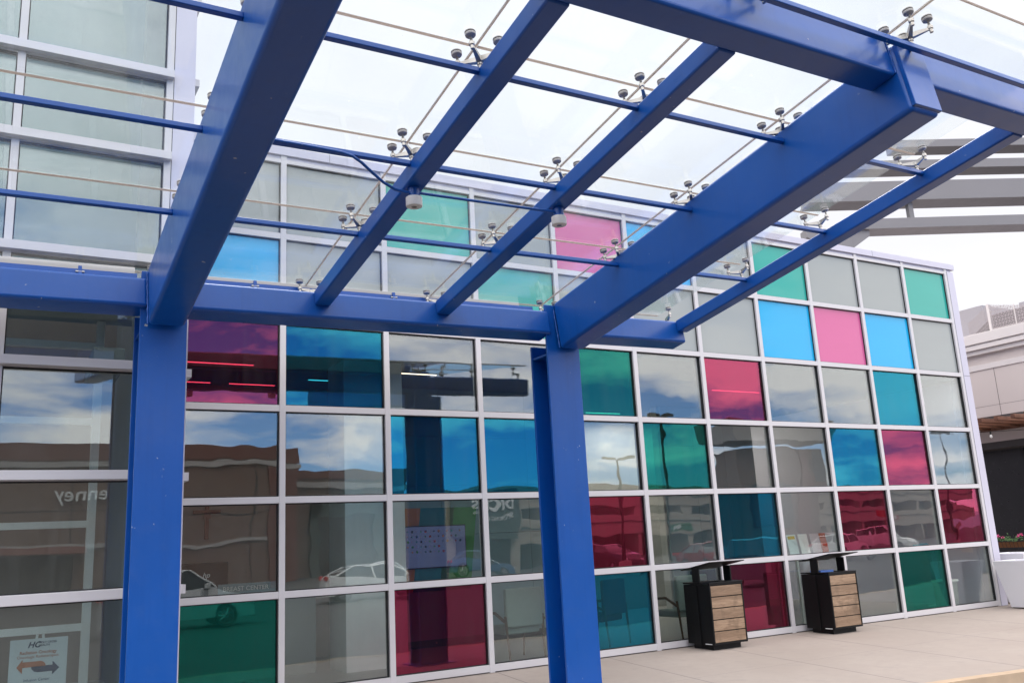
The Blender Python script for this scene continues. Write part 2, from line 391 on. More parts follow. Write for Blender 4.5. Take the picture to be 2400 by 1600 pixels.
for i, k in enumerate(COLS):
    for r in range(6):
        kind = NAME[tab[k][r]]; opaque = r < 2
        mat = (SP if opaque else GL)[kind]
        x0, x1 = XS[i] + mw, XS[i + 1] - mw; z1 = ZT[r] - (.045 if r == 0 else .04); z0 = ZT[r + 1] + .04
        ta, tb, tc = (random.uniform(-.0022, .0022) for _ in range(3))
        g = .012; xa, xb, za, zb = x0 + g, x1 - g, z0 + g, z1 - g; y = .052
        P = [(xa, y + ta + tc, za), (xb, y - ta + tc, za), (xb, y + .02 - ta + tc, za), (xa, y + .02 + ta + tc, za)]
        Q = [(p[0], p[1] + tb, zb) for p in P]
        o = link('window_pane', MB().hexa(P + Q), mat, wing)
        o['label'] = TONE[kind]
        gm = MB().box((x0, .034, z0), (x1, .085, za)).box((x0, .034, zb), (x1, .085, z1)).box((x0, .034, za), (xa, .085, zb)).box((xb, .034, za), (x1, .085, zb))
        link('gasket', gm, M['gasket'], o)
# interior shell
M['strip'] = emit('warm_light_strip', (1, .78, .58), 2.2); M['roomfill'] = emit('added_room_fill', (1, .9, .8), 16.0)  # second emitter is fill light added to brighten the interior
link('ceiling', MB().box((-1.4, .15, 4.44), (14.0, 7.0, 4.54)), M['intdark'], wing)
link('roof', MB().box((-1.4, .40, 6.5), (14.0, 9, 6.8)), M['panel'], wing)
link('interior_floor', MB().box((-1.4, .145, -.05), (14.0, 7, .012)), M['intfloor'], wing)
link('interior_wall', MB().box((4.75, 6.9, 0), (14, 7, 4.44)).box((-1.45, 7, 0), (14, 9, 6.5)), M['intwall'], wing)
link('taupe_wall', MB().box((-1.4, 4.05, 0), (2.9, 4.2, 4.44)), M['intbrown'], wing)
link('white_pillar', MB().box((1.37, 1.6, 0), (2.3, 2.3, 4.44)), M['intwhite'], wing)
mb = MB()
for ix in range(4):
    for iz in range(5):
        x = 2.95 + ix * .9; mb.box((x, 3.55, .14 + iz * .86), (x + .893, 3.6, .14 + iz * .86 + .853))
link('wall_panel', mb, M['grid'], wing)
link('wall_backing', BX((2.9, 3.6, 0), (6.6, 3.75, 4.44)), M['darkwall'], wing)
mb = MB()
for ix in range(3):
    for iz in range(5):
        x = 9.6 + ix * .9; mb.box((x, 4.35, .14 + iz * .86), (x + .893, 4.4, .14 + iz * .86 + .853))
link('wall_panel', mb, M['grid'], wing)
link('wall_backing', BX((9.55, 4.4, 0), (12.35, 4.6, 4.44)), M['intwall'], wing)
for (xa, xb, m_) in ((2.97, 3.35, 'orange'), (3.35, 3.85, 'teal'), (3.85, 4.0, 'darkgreen'), (4.0, 4.45, 'leafgreen')):
    f = lambda p, t: (p[0], t, p[1])
    link('mural_stripe', MB().prism([(xa - .1, .93), (xb - .1, .93), (xb + .08, 2.33), (xa + .08, 2.33)], f, 3.53, 3.549), M[m_], wing)
for (xa, xb, y) in ((1.75, 3.19, 2.2), (.18, .94, 3.72), (-1.2, -.1, 3.72), (1.3, 1.78, 3.1), (4.92, 6.4, 3.85), (8.3, 9.25, 5.3), (9.2, 10.55, 2.2), (11.3, 12.2, 4.55), (-.9, .2, 2.2), (6.9, 7.1, 3.9), (4.9, 6.4, 6.2), (7.0, 8.5, 6.2), (9.4, 10.9, 6.2), (11.6, 13.2, 6.2), (6.9, 8.1, 5.6)):  # units at the back are added fill lights that brighten the room
    o = link('ceiling_light', MB().box((xa, y - .05, 4.415), (xb, y + .05 if y < 5.5 else y + .2, 4.439)), M['intdark'], wing)
    dw = .010 if y < 5.5 else .15
    link('light_diffuser', MB().box((xa + .01, y - dw, 4.405), (xb - .01, y + dw, 4.4149)), M['strip'] if y < 5.5 else M['roomfill'], o)

# ------------------------------------------------------------------ clear entrance block (left)
yl = -1.2
ent = thing('entrance_building', 'tall clear glass block with deep pale bars, left of the coloured glass wing', 'building', (-4, yl, 0))
LX = [-6.06, -4.58, -3.11, -1.64]
for x in LX: link('mullion', MB().box((x - .037, yl, 0), (x + .037, yl + .16, 10.9)), M['alu'], ent, bevel=.003)
LZ = [.16, 1.348, 2.492, 3.602, 4.76, 5.965, 6.95, 8.05, 9.15, 10.25]
for z in LZ: link('transom', MB().box((LX[0], yl + .004, z - .05), (LX[-1], yl + .155, z + .05)), M['alu'], ent, bevel=.003)
for z in LZ: link('bar_cap', MB().box((-6.3, yl - .085, z - .046), (-1.61, yl - .0005, z + .046)), M['alu'], ent, bevel=.004)
link('corner_panel', MB().box((-1.602, yl + .001, 0), (-1.37, yl + .30, 11.1)), M['panel'], ent, bevel=.003)
link('panel_joint', MB().box((-1.604, yl - .001, 0), (-1.597, yl + .0005, 10.9)), M['gasket'], ent)
for z in LZ[:4] + [6.05, 7.05, 8.1]: link('side_fin', MB().box((-1.369, yl + .2, z - .045), (-1.285, .0, z + .045)), M['alu'], ent, bevel=.003)
link('side_frame', MB().box((-1.6, yl + .30, 0), (-1.45, yl + .36, 10.9)).box((-1.55, -.2, 0), (-1.45, -.0, 10.9)), M['alu'], ent)
link('side_glass', MB().box((-1.50, yl + .36, .1), (-1.48, -.2, 10.8)), M['leftglass'], ent)
link('parapet', MB().box((-9, yl + .1, 10.92), (-1.36, yl + .4, 11.15)).box((-1.66, yl + .4, 10.92), (-1.36, 9, 11.15)), M['panel'], ent)
for i in range(3):
    for r in range(len(LZ) - 1):
        x0, x1, z0, z1 = LX[i] + .037, LX[i + 1] - .037, LZ[r] + .05, LZ[r + 1] - .05
        g = .012; ta, tb = (random.uniform(-.0012, .0012) for _ in range(2)); y = yl + .07
        P = [(x0 + g, y + ta, z0 + g), (x1 - g, y - ta, z0 + g), (x1 - g, y + .02 - ta, z0 + g), (x0 + g, y + .02 + ta, z0 + g)]
        o = link('window_pane', MB().hexa(P + [(p[0], p[1] + tb, z1 - g) for p in P]), M['leftglass'], ent)
        gm = MB().box((x0, yl + .05, z0), (x1, yl + .1, z0 + g)).box((x0, yl + .05, z1 - g), (x1, yl + .1, z1)).box((x0, yl + .05, z0 + g), (x0 + g, yl + .1, z1 - g)).box((x1 - g, yl + .05, z0 + g), (x1, yl + .1, z1 - g))
        link('gasket', gm, M['gasket'], o)
# inner vestibule frame and shell
mb = MB().box((-2.06, .95, 0), (-1.97, 1.05, 4.6)).box((-3.55, .95, 0), (-3.46, 1.05, 4.6))
for z in (.95, 2.12, 3.345, 4.28): mb.box((-3.46, .96, z - .04), (-2.06, 1.04, z + .04)); mb.box((-6.2, .96, z - .04), (-3.55, 1.04, z + .04))
link('inner_frame', mb, M['intwhite'], ent)
link('inner_wall', MB().box((-7.5, 4.2, 0), (-1.42, 4.35, 10.9)), M['intbrown'], ent)
link('upper_wall', MB().box((-7.5, 1.1, 4.62), (-1.46, 1.2, 10.9)).box((-7.5, -1.0, 4.62), (-1.6, 1.1, 4.7)), paint('pale_sage_wall', (.25, .33, .36), .7, vary=.08, nscale=.6), ent)
link('side_wall', MB().box((-1.47, .2, 0), (-1.42, 4.2, 10.9)).box((-7.6, yl + .2, 0), (-7.5, 4.3, 10.9)), M['intwall'], ent)
link('inner_floor', MB().box((-7.5, yl + .17, -.04), (-1.45, 4.2, .012)), M['intfloor'], ent)
link('corner_post', MB().box((-1.85, -.75, 0), (-1.62, -.55, 10.8)), M['intwall'], ent)
link('ceiling_bulkhead', MB().box((-2.22, -.5, 3.70), (-1.9, .4, 3.95)), M['intwall'], ent, bevel=.02)

# ------------------------------------------------------------------ blue canopy
CT = Vector((0.27013, -2.1, 4.32845))
E1 = Vector((1.08545, .00434, .01867)); E2 = Vector((-.01487, -1.07373, .15848)); E3 = Vector((-.0191, .15872, 1.07362))
def cw(a, b, c): return CT + E1 * a + E2 * b + E3 * c
def cv(a, b, c): return E1 * a + E2 * b + E3 * c
def cbox(a0, a1, b0, b1, c0, c1, mb=None):
    mb = mb or MB()
    return mb.hexa([cw(a, b, c) for c in (c0, c1) for a, b in ((a0, b0), (a1, b0), (a1, b1), (a0, b1))])
can = thing('glass_canopy', 'blue steel entrance canopy with sloping glass roof on two columns', 'canopy', (.55, -2.1, 0))
XC = [(-1.976, -1.545), (2.60, 3.065)]; yb = -2.1; dep = .392
for (xa, xb) in XC:
    zt = 4.44 if xa > 0 else 4.36; zb = side_z(-2)
    root = link('column', MB().box((xa, yb, zb - .05), (xb, yb + .035, zt)), M['blue'], can, bevel=.006, seg=3)
    link('rear_flange', MB().box((xa, yb + dep - .035, zb - .05), (xb, yb + dep, 3.99)), M['blue'], root, bevel=.006)
    xm = (xa + xb) / 2
    link('web_plate', MB().box((xm - .02, yb + .035, zb - .05), (xm + .02, yb + dep - .035, 3.98)), M['blue'], root)
    zs = 3.83 if xa > 0 else 3.77
    mb = MB()
    for sx in ((xa + .015, xm - .02), (xm + .02, xb - .015)): mb.box((sx[0], yb + .036, zs - .012), (sx[1], yb + dep - .036, zs + .012))
    link('stiffener', mb, M['blue'], root)
    link('base_plate', MB().box((xa - .08, yb - .09, zb - .004), (xb + .08, yb + dep + .09, zb + .02)), M['blue'], root)
# back beam in three lengths between the columns
inv = lambda x: (x - CT.x) / 1.08545
segs = [(-3.95, inv(XC[0][0]) + .05), (inv(XC[0][1]) - .05, inv(XC[1][0]) + .05), (inv(XC[1][1]) - .05, 4.154)]
for a0, a1 in segs: link('back_beam', cbox(a0, a1, -.262, .008, -.275, 0), M['blue'], can, bevel=.034, seg=5)
for a0, a1 in segs[:2]:
    link('beam_rail', cbox(a0 + .06, a1 - .06, -.235, -.215, .0, .135), M['blue'], can)
mb = MB(); cbox(-3.95, inv(XC[0][0]) - .02, -.345, -.275, .02, .225, mb)
cbox(inv(XC[0][1]) - .1, 2.0, -.335, -.275, .02, .20, mb); link('gutter', mb, M['gutter'], can, bevel=.006)
for a in (-2.55, -1.02, .42):
    o = link('gutter_clip', cbox(a - .015, a + .015, -.215, -.19, .02, .155), M['blue'], can)
    link('clip_bolt', MB().tube([cw(a - .035, -.2, .10), cw(a + .035, -.2, .10)], .012, 8), M['steel'], o)
# rafters
big = [(-2.02, -1.715), (2.268, 2.58)]; small = [(-.512, -.353), (.79, .947), (4.038, 4.192)]
for a0, a1 in big:
    o = link('rafter', cbox(a0, a1, 0.002, 4.712, -.455, .09), M['blue'], can, bevel=.042, seg=5)
    link('end_cap', cbox(a0 + .008, a1 - .008, 4.7, 4.735, -.43, .075), M['blue'], o, bevel=.006)
    rnd = random.Random(3)
    for a in (a0 - .004, a1 + .004):
        link('weld_bead', MB().tube([cw(a + rnd.uniform(-.003, .003), 4.672, -.14 + .012 * k) for k in range(24)], [.010 + rnd.uniform(-.003, .003) for _ in range(24)], 6), M['blue'], o, smooth=True)
    link('weld_bead', MB().tube([cw(a0 - .004 + rnd.uniform(-.003, .003), .006, -.44 + .02 * k) for k in range(26)], [.008 + rnd.uniform(-.003, .003) for _ in range(26)], 6), M['blue'], o, smooth=True)
for a0, a1 in small: link('rafter', cbox(a0, a1, .006, 4.452, -.148, .002), M['blue'], can, bevel=.02, seg=4)
link('rafter', cbox(-3.75, -3.6, .006, 4.452, -.148, .002), M['blue'], can, bevel=.02, seg=4)
# purlins
cuts = [-3.6, big[0][0], big[0][1], small[0][0], small[0][1], small[1][0], small[1][1], big[1][0], big[1][1], small[2][0]]
for b in (1.287, 2.455, 3.615):
    for k in range(0, 10, 2):
        link('purlin', cbox(cuts[k] - .002, cuts[k + 1] + .002, b - .042, b, -.041, -.0005), M['blue'], can, bevel=.007, seg=3)
link('front_rail', cbox(-3.76, 4.21, 4.803, 4.846, -.041, 0), M['blue'], can, bevel=.007, seg=3)
for a in (-1.88, 2.41):
    link('rail_bracket', MB().hexa([cw(a, 4.80, -.02), cw(a + .03, 4.80, -.02), cw(a + .03, 4.81, -.004), cw(a, 4.81, -.004), cw(a, 4.64, .1505), cw(a + .03, 4.64, .1505), cw(a + .03, 4.655, .165), cw(a, 4.655, .165)]), M['blue'], can)
for a0, a1 in ((-3.76, big[0][0] + .002), (big[0][1] - .002, big[1][0] + .002), (big[1][1] - .002, 4.205)):
    link('front_beam', cbox(a0, a1, 4.45, 4.672, -.15, .15), M['blue'], can, bevel=.026, seg=5)
# roof glass
AS = [-3.72, -1.86, -.488, .89, 2.31, 4.06]; BS = [-.31, 1.232, 2.40, 3.58, 5.14]
for i in range(5):
    for j in range(4):
        h = .006
        link('roof_glass', cbox(AS[i] + h, AS[i + 1] - h, BS[j] + h, BS[j + 1] - h, .192, .206), M['roofglass'], can)
mb = MB()
for a in AS[1:-1]: cbox(a - h + .0005, a + h - .0005, BS[0] + .01, BS[-1] - .01, .190, .2055, mb)
for b in BS[1:-1]:
    for i in range(5): cbox(AS[i] + .008, AS[i + 1] - .008, b - .010, b + .010, .185, .1915, mb)
link('glass_seal', mb, M['sealant'], can)
link('glass_edge', cbox(AS[0], AS[-1], 5.134, 5.142, .190, .208), M['sealant'], can)
link('glass_edge', cbox(AS[0], AS[-1], BS[0] - .004, BS[0] + .003, .190, .208), M['sealant'], can)
# spider fittings
q = .104
AX = (cv(1, 0, 0), cv(0, 1, 0), cv(0, 0, 1))
def spider_mesh(dirs, base_h=.0):
    mb = MB()
    mb.lathe([(.013, -.01), (.013, .03), (.019, .03), (.019, .042), (.014, .042), (.014, .052), (.026, .054), (.026, .082), (.018, .086)], (0, 0, 0), 12, AX)
    for (da, db) in dirs:
        L = math.hypot(da, db); ux, uy = da / L, db / L; px, py = -uy, ux
        w0, w1 = .017, .008
        pts = []
        for (t, w, c0, c1) in ((.012, w0, .050, .090), (L - .01, w1, .078, .096)):
            for s_, c in ((-1, c0), (1, c0), (1, c1), (-1, c1)):
                pts.append(cv(ux * t + px * w * s_, uy * t + py * w * s_, c))
        mb.pts(pts, [(0, 1, 2, 3), (4, 7, 6, 5), (0, 4, 5, 1), (1, 5, 6, 2), (2, 6, 7, 3), (3, 7, 4, 0)])
        mb.lathe([(.0125, .055), (.0125, .080), (.019, .084), (.021, .100), (.017, .112), (.009, .122), (.008, .150)], cv(da, db, 0), 10, AX)
    return mb
pad_mb = MB().lathe([(.012, -.012), (.022, -.006), (.034, -.002), (.037, .006), (.037, .014)], (0, 0, 0), 16, AX)
ring_mb = MB().lathe([(.034, .0145), (.034, .021)], (0, 0, 0), 16, AX)
cap_mb = MB().lathe([(.037, .0215), (.037, .028)], (0, 0, 0), 16, AX)
def make_spider(dirs):
    z = Vector((0, 0, 0)); ORG['tmp'] = (0, 0, 0)
    o = link('spider_fitting', spider_mesh(dirs), M['steel'], None, smooth=True)
    for d in dirs:
        p = link('glass_pad', pad_mb, M['steel_dark'], None, smooth=True)
        # dark gap ring and top disc belong to the same pad mesh
        bm = bmesh.new(); bm.from_mesh(p.data)
        for extra, mi in ((ring_mb, 1), (cap_mb, 0)):
            vs = [bm.verts.new(v) for v in extra.v]
            for f in extra.f:
                nf = bm.faces.new([vs[i] for i in f]); nf.material_index = mi; nf.smooth = True
        bm.to_mesh(p.data); bm.free(); p.data.materials.append(M['rubber'])
        p.parent = o; p.location = cv(d[0], d[1], .158)
    return o
D4 = [(-q, -q), (q, -q), (-q, q), (q, q)]
protos = {'four': make_spider(D4), 'two': make_spider([(-q, 0.0), (q, .0)]), 'right': make_spider([(-q, -q + .02), (.0, q)]), 'end': make_spider([(-q * .3, .1)])}
used = set()
def put(kind, a, b, c):
    o = protos[kind] if kind not in used else copy_tree(protos[kind])
    used.add(kind); o.parent = can; o.location = cw(a, b, c) - Vector(ORG[can.name])
for a in AS[1:-1]:
    for b in (1.262, 2.43, 3.59):
        put('four', a, b, .004 if -1 < a < 1.5 else .012)
    put('two', a, -.16, .002)
    put('four', a, 4.825, .0)
for b in (1.262, 2.43, 3.59): put('right', 4.0, b, .002)
put('end', 4.03, -.12, .0)

# ------------------------------------------------------------------ spotlights and conduit
def spot(a, b, lab):
    p = cw(a, b, -.15); t = thing('spotlight', lab, 'light', tuple(p), 'spotlights under the canopy rafters')
    link('housing', MB().lathe([(.060, -.160), (.066, -.157), (.068, -.152), (.068, -.082), (.064, -.078)], p, 28), M['lampwhite'], t, smooth=True)
    link('neck', MB().lathe([(.046, -.080), (.046, .004)], p, 20), M['blue'], t, smooth=True)
    link('trim_ring', MB().lathe([(.045, -.1615), (.043, -.163), (.040, -.163), (.040, -.1605)], p, 28), M['lampwhite'], t, smooth=True)
    link('lens', MB().lathe([(.025, -.1602), (.023, -.1625)], p, 20), M['lens'], t, smooth=True)
    link('bracket_tab', MB().box(p + Vector((.050, -.008, -.084)), p + Vector((.056, .008, -.03))), M['lampwhite'], t)
    return t
spot(-.437, 2.30, 'white round spotlight nearer the left column, where the bent conduit ends')
spot(.868, 2.325, 'white round spotlight in front of the magenta top pane')
pth = [(-1.70, 2.475, -.036), (-1.25, 2.472, -.040), (-1.06, 2.47, -.045), (-.98, 2.462, -.055), (-.90, 2.43, -.075), (-.80, 2.38, -.115), (-.70, 2.335, -.155), (-.60, 2.31, -.185), (-.52, 2.303, -.192), (-.47, 2.30, -.193)]
mb = MB().tube([cw(*p) for p in pth], .0125, 10).tube([cw(-.41, 2.302, -.182), cw(.2, 2.315, -.186), cw(.84, 2.324, -.185)], .0125, 10)
tag(link('conduit', mb, M['blue'], None, org=cw(-1.0, 2.45, -.05), smooth=True), 'thin blue electrical conduit bending from the purlin to the two spotlights', 'conduit')

# ------------------------------------------------------------------ litter bins
def make_bin(x, y, lab):
    t = thing('litter_bin', lab, 'bin', (x, y, side_z(y)), 'litter bins against the glass wing')
    o = Vector((x, y, side_z(y)))
    def b(a, c, mb=None): return (mb or MB()).box(o + Vector(a), o + Vector(c))
    w, d = .325, .29
    body = b((-w, -d + .03, .075), (w, d, .915))
    link('body', body, M['binblack'], t, bevel=.006)
    mb = b((-w, -d + .006, .075), (-w + .02, -d + .0295, .925)); b((w - .02, -d + .006, .075), (w, -d + .0295, .925), mb)
    b((-w + .02, -d + .006, .075), (w - .02, -d + .0295, .10), mb); b((-w + .02, -d + .006, .905), (w - .02, -d + .0295, .925), mb)
    link('front_frame', mb, M['binblack'], t)
    mb = MB()
    for k in range(5): b((-w + .022, -d + .012, .105 + k * .1605), (w - .022, -d + .029, .105 + k * .1605 + .146), mb)
    link('wood_front', mb, M['binwood'], t, bevel=.002)
    mb = b((-w + .06, -d + .1, -.02), (w - .06, d - .06, .074)); link('plinth', mb, M['binblack'], t)
    mb = b((-w - .005, -d - .002, .926), (w + .005, -d + .15, .945)); b((-w - .005, d - .15, .926), (w + .005, d + .004, .945), mb)
    b((-w - .005, -d + .15, .926), (-w + .14, d - .15, .945), mb); b((w - .14, -d + .15, .926), (w + .005, d - .15, .945), mb)
    link('top_rim', mb, M['binblack'], t, bevel=.003)
    for sx in (-1, 1):
        px = sx * (w - .012)
        link('post', b((px - .012, -.075, .945), (px + .012, .075, 1.158)), M['binblack'], t, bevel=.003)
    link('side_rib', b((-w - .018, -.02, .06), (-w - .0005, .08, .9)), M['binblack'], t)
    f = lambda p, tt: o + Vector((tt, p[0], p[1]))
    link('hood', MB().prism([(-.36, 1.228), (.30, 1.118), (.30, 1.130), (-.36, 1.240)], f, -w - .015, w + .015), M['binblack'], t)
    link('bin_label', b((-w - .0015, -d + .06, .078), (-w - .0005, -d + .2, .09)), M['letter'], t)
    return t
b1 = make_bin(6.42, -.36, 'black litter bin with five timber front boards in front of the dark red pane')
b2 = make_bin(8.92, -.38, 'black litter bin with timber front boards and a blue liner, farther from the blue columns')
link('liner', MB().box((8.70, -.42, .93), (9.0, -.2, .962)), paint('blue_bag', (.10, .22, .62), .5), b2)

# ------------------------------------------------------------------ planters
def planter(x, y, s, lab):
    t = thing('planter', lab, 'planter', (x, y, 0), 'white planters at the end of the wing')
    def ring(w, z): return [(x + w * a, y + w * b_, z) for a, b_ in ((-1, -1), (1, -1), (1, 1), (-1, 1))]
    wt, wb, h = .36 * s, .215 * s, .86 * s
    link('tub', MB().pts(ring(wb, .01) + ring(wt, h) + ring(wt - .045, h) + ring(wt - .06, h - .12),
        [(3, 2, 1, 0), (0, 1, 5, 4), (1, 2, 6, 5), (2, 3, 7, 6), (3, 0, 4, 7), (4, 5, 9, 8), (5, 6, 10, 9), (6, 7, 11, 10), (7, 4, 8, 11), (8, 9, 13, 12), (9, 10, 14, 13), (10, 11, 15, 14), (11, 8, 12, 15), (12, 13, 14, 15)]), M['white'], t, bevel=.006)
    link('foot', MB().box((x - wb + .02, y - wb + .02, 0), (x + wb - .02, y + wb - .02, .0099)), M['rubber'], t)
planter(13.92, -.62, 1.0, 'white tapered square planter by the corner of the glass wing, nearest of two')
planter(14.86, .05, 1.12, 'white tapered planter half hidden behind another planter at the wing corner')

# ------------------------------------------------------------------ restaurant building on the right
res = thing('restaurant_building', 'beige rendered building with moulded cornice and dark shopfront right of the glass wing', 'building', (18, 4, 0))
X0 = 18.0; ya, yz = .25, 12
link('wall', MB().box((X0, ya, 4.09), (X0 + 6, yz, 5.24)).box((X0 + .35, ya, 5.24), (X0 + 6, yz, 5.5)).box((X0 + .9, ya, 3.55), (X0 + 6, yz, 3.9)), M['beige'], res, bevel=.004)
mb = MB().box((X0 - .03, ya, 5.24), (X0 + .36, yz, 5.38))
link('lower_band', mb, M['beige2'], res, bevel=.01)
link('frieze', MB().box((X0 + .03, ya, 5.38), (X0 + .5, yz, 5.62)), M['beige'], res)
link('cornice', MB().box((X0 - .10, ya, 5.62), (X0 + .5, yz, 5.73)).box((X0 - .18, ya, 5.73), (X0 + .5, yz, 5.84)).box((X0 - .21, ya, 5.87), (X0 + .5, yz, 6.12)).box((X0 - .16, ya, 5.84), (X0 + .5, yz, 5.87)), M['beige2'], res, bevel=.012)
mb = MB().box((X0 - .0015, ya, 4.345), (X0 + .001, yz, 4.352))
for y in (1.725, .45, 3.0, -1.0, 4.2): mb.box((X0 - .0015, y - .006, 4.09), (X0 + .001, y + .006, 5.24))
link('panel_joint', mb, M['beigejoint'], res)
link('soffit', MB().box((X0 + .01, ya, 3.9), (X0 + 6, yz, 4.088)).box((X0 + .92, ya, 3.38), (X0 + 6, yz, 3.549)), M['soffit'], res)
link('shopfront', MB().box((X0 + 1.6, ya, 0), (X0 + 1.8, yz, 3.38)), M['darkwall'], res)
mb = MB()
for y in (2.3, 1.0, -.3): mb.box((X0 + 1.55, y - .04, 0), (X0 + 1.6, y + .04, 3.38))
link('shop_mullion', mb, M['gasket'], res)
for k in range(7):
    y = 2.37 - k * .36
    link('pergola_slat', MB().box((X0 - 1.62 + .05 * (k % 3), y - .05, 3.80), (X0 + .42 - .04 * (k % 2), y + .05, 3.895)), M['slatwood'], res, bevel=.004)
link('pergola_ledger', MB().box((X0 + .43, .26, 3.78), (X0 + .55, 2.6, 3.898)), M['slatwood'], res)
# upper storey and perforated plant screen behind
up = thing('upper_building', 'grey clad upper storey rising behind the restaurant cornice', 'building', (26, 8, 0))
link('wall', MB().box((25.2, -6, 5), (34, 16, 7.22)).box((27.6, -6, 7.2), (34, 6.2, 8.95)).box((27.55, 7.5, 7.2), (34, 16, 9.2)), paint('grey_cladding', (.42, .39, .41), .6, vary=.05), up)
link('eave_band', MB().box((24.9, -6, 7.22), (27, 16, 7.5)), paint('ribbed_grey_eave', (.34, .31, .33), .5, stretch=(1, 1, 14)), up, bevel=.01)
link('wall_joint', MB().box((25.15, 5.62, 5), (25.2, 5.72, 7.2)), M['gasket'], up)
scr = thing('perforated_screen', 'pale perforated metal screen box on the roof behind the restaurant', 'screen', (24.3, 5, 7.5))
link('screen_panel', MB().pts([(24.0, 5.15, 7.5), (24.0, 3.0, 7.25), (24.0, 3.0, 7.72), (24.0, 5.15, 8.27)], [(0, 1, 2, 3)]), M['perf'], scr)
link('screen_panel', MB().pts([(24.0, 5.2, 7.5), (26.2, 7.3, 7.8), (26.2, 7.3, 8.35), (24.0, 5.2, 8.27)], [(0, 1, 2, 3)]), M['perf'], scr)
link('screen_frame', MB().box((23.97, 5.14, 7.4), (24.06, 5.22, 8.30)).box((24.02, 3.0, 7.40), (24.06, 5.2, 7.5)).box((23.99, 4.35, 7.4), (24.03, 4.375, 8.1)), M['beige2'], scr)
dk = paint('dark_plant_unit', (.07, .065, .07), .6)
link('plant_unit', MB().prism([(24.25, 4.1), (24.25, 5.15), (26.4, 7.2), (27.5, 7.2), (27.5, 4.1)], lambda p, t: (p[0], p[1], t), 7.2, 8.0), dk, scr)
link('plant_unit', MB().box((24.3, 3.0, 7.2), (27.5, 4.09, 7.68)), dk, scr)
# string lights
sl = thing('string_light', 'string of clear bulbs on a black wire below the timber slats', 'string light', (16.9, 1.4, 3.6))
wire = [(16.2, 2.6, 3.72), (16.5, 1.8, 3.64), (16.72, 1.29, 3.60), (17.2, .6, 3.57), (17.9, -.4, 3.6), (18.6, -1.4, 3.72)]
link('wire', MB().tube(wire, .006, 6), M['rubber'], sl)
for p in ((16.72, 1.29, 3.59), (17.55, .1, 3.575)):
    o = link('lamp_holder', MB().lathe([(.02, -.06), (.022, 0)], p, 10), M['rubber'], sl)
    link('bulb', MB().lathe([(.004, -.145), (.026, -.125), (.03, -.095), (.018, -.0605)], p, 12), M['bulb'], o, smooth=True)
# flower basket
fb = thing('flower_box', 'coir lined window box with pink flowers on the dark shopfront', 'flower box', (17.2, 1.0, 1.0))
mb = MB()
for k in range(7):
    y0 = 2.1 - k * .3
    mb.hexa([(17.1, y0 - .3, 1.0), (17.35, y0 - .3, 1.0), (17.35, y0, 1.0), (17.1, y0, 1.0), (17.0, y0 - .3, 1.13), (17.45, y0 - .3, 1.13), (17.45, y0, 1.13), (17.0, y0, 1.13)])
link('trough', mb, M['coir'], fb)
mb = MB()
for k in range(24): mb.tube([(17.02 - .0, 2.08 - k * .09, 1.0 - .0), (16.985, 2.08 - k * .09, 1.135)], .005, 5)
mb.box((16.97, .0, 1.125), (16.985, 2.1, 1.14)); link('wire_basket', mb, M['rubber'], fb)
rnd = random.Random(5); mb = MB(); mp = MB()
for k in range(420):
    c = Vector((17.2 + rnd.gauss(0, .12), rnd.uniform(.0, 2.1), 1.14 + abs(rnd.gauss(0, .045))))
    a = Vector((rnd.uniform(-1, 1), rnd.uniform(-1, 1), rnd.uniform(-.3, 1))).normalized() * .035; b_ = a.orthogonal().normalized() * .016
    mb.pts([c, c + a + b_, c + a * 1.8, c + a - b_], [(0, 1, 2, 3)])
for cx, cy, cz in ((17.05, 1.72, 1.27), (17.1, 1.66, 1.22), (17.1, 1.30, 1.25), (17.15, 1.24, 1.27), (17.1, .8, 1.25)):
    for k in range(9):
        a = Vector((rnd.uniform(-1, 1), rnd.uniform(-1, 1), rnd.uniform(-1, 1))).normalized() * .03; b_ = a.orthogonal().normalized() * .024
        c = Vector((cx, cy, cz)); mp.pts([c, c + a + b_, c + a * 1.6, c + a - b_], [(0, 1, 2, 3)])
link('foliage', mb, M['leaf'], fb); link('flowers', mp, M['pink'], fb)

# ------------------------------------------------------------------ grey steel roof frame (upper right)
CAM = Vector((-3.16114, -10.99154, 1.59182))
RR = Vector((.864847, -.499372, -.051642)); UU = Vector((-.067552, -.217683, .973679)); FF = Vector((.497470, .838595, .221996))
gs = thing('steel_roof_frame', 'stacked warm grey steel beams of a tall open roof behind the wing', 'roof frame', (20, 8, 7))
gd = Vector((.9063, -.4226, 0)); gn = Vector((.4226, .9063, 0)); G0 = Vector((21.0, 8.2, 0))
def gpt(r, n_, z): return G0 + gd * r + gn * n_ + Vector((0, 0, z))
def gbeam(name, r0, r1, n0, n1, z0, z1, curve=0.0, bv=.01):
    mb = MB(); K = 10
    for k in range(K + 1):
        r = r0 + (r1 - r0) * k / K; dz = -curve * (1 - k / K) ** 2
        mb.v += [gpt(r, n0, z0 + dz), gpt(r, n1, z0 + dz), gpt(r, n1, z1 + dz), gpt(r, n0, z1 + dz)]
    for k in range(K):
        for j in range(4): mb.f.append((4 * k + j, 4 * k + (j + 1) % 4, 4 * k + 4 + (j + 1) % 4, 4 * k + 4 + j))
    mb.f += [(0, 1, 2, 3), (4 * K + 3, 4 * K + 2, 4 * K + 1, 4 * K)]
    return link(name, mb, M['greysteel'], gs, bevel=bv)
GZ = 0.0
gbeam('roof_beam', .5, 14, 0, .72, 11.54, 11.87, .10)
gbeam('roof_beam', -.7, 14, 0, .72, 12.54, 13.20, .10)
gbeam('roof_beam', .7, 14, 0, .72, 13.64, 13.96, .08)
gbeam('roof_beam', 2.7, 14, 0, .72, 14.45, 14.73, .08)
gbeam('beam_flange', .5, 14, -.03, .78, 11.50, 11.539, .10, .003)
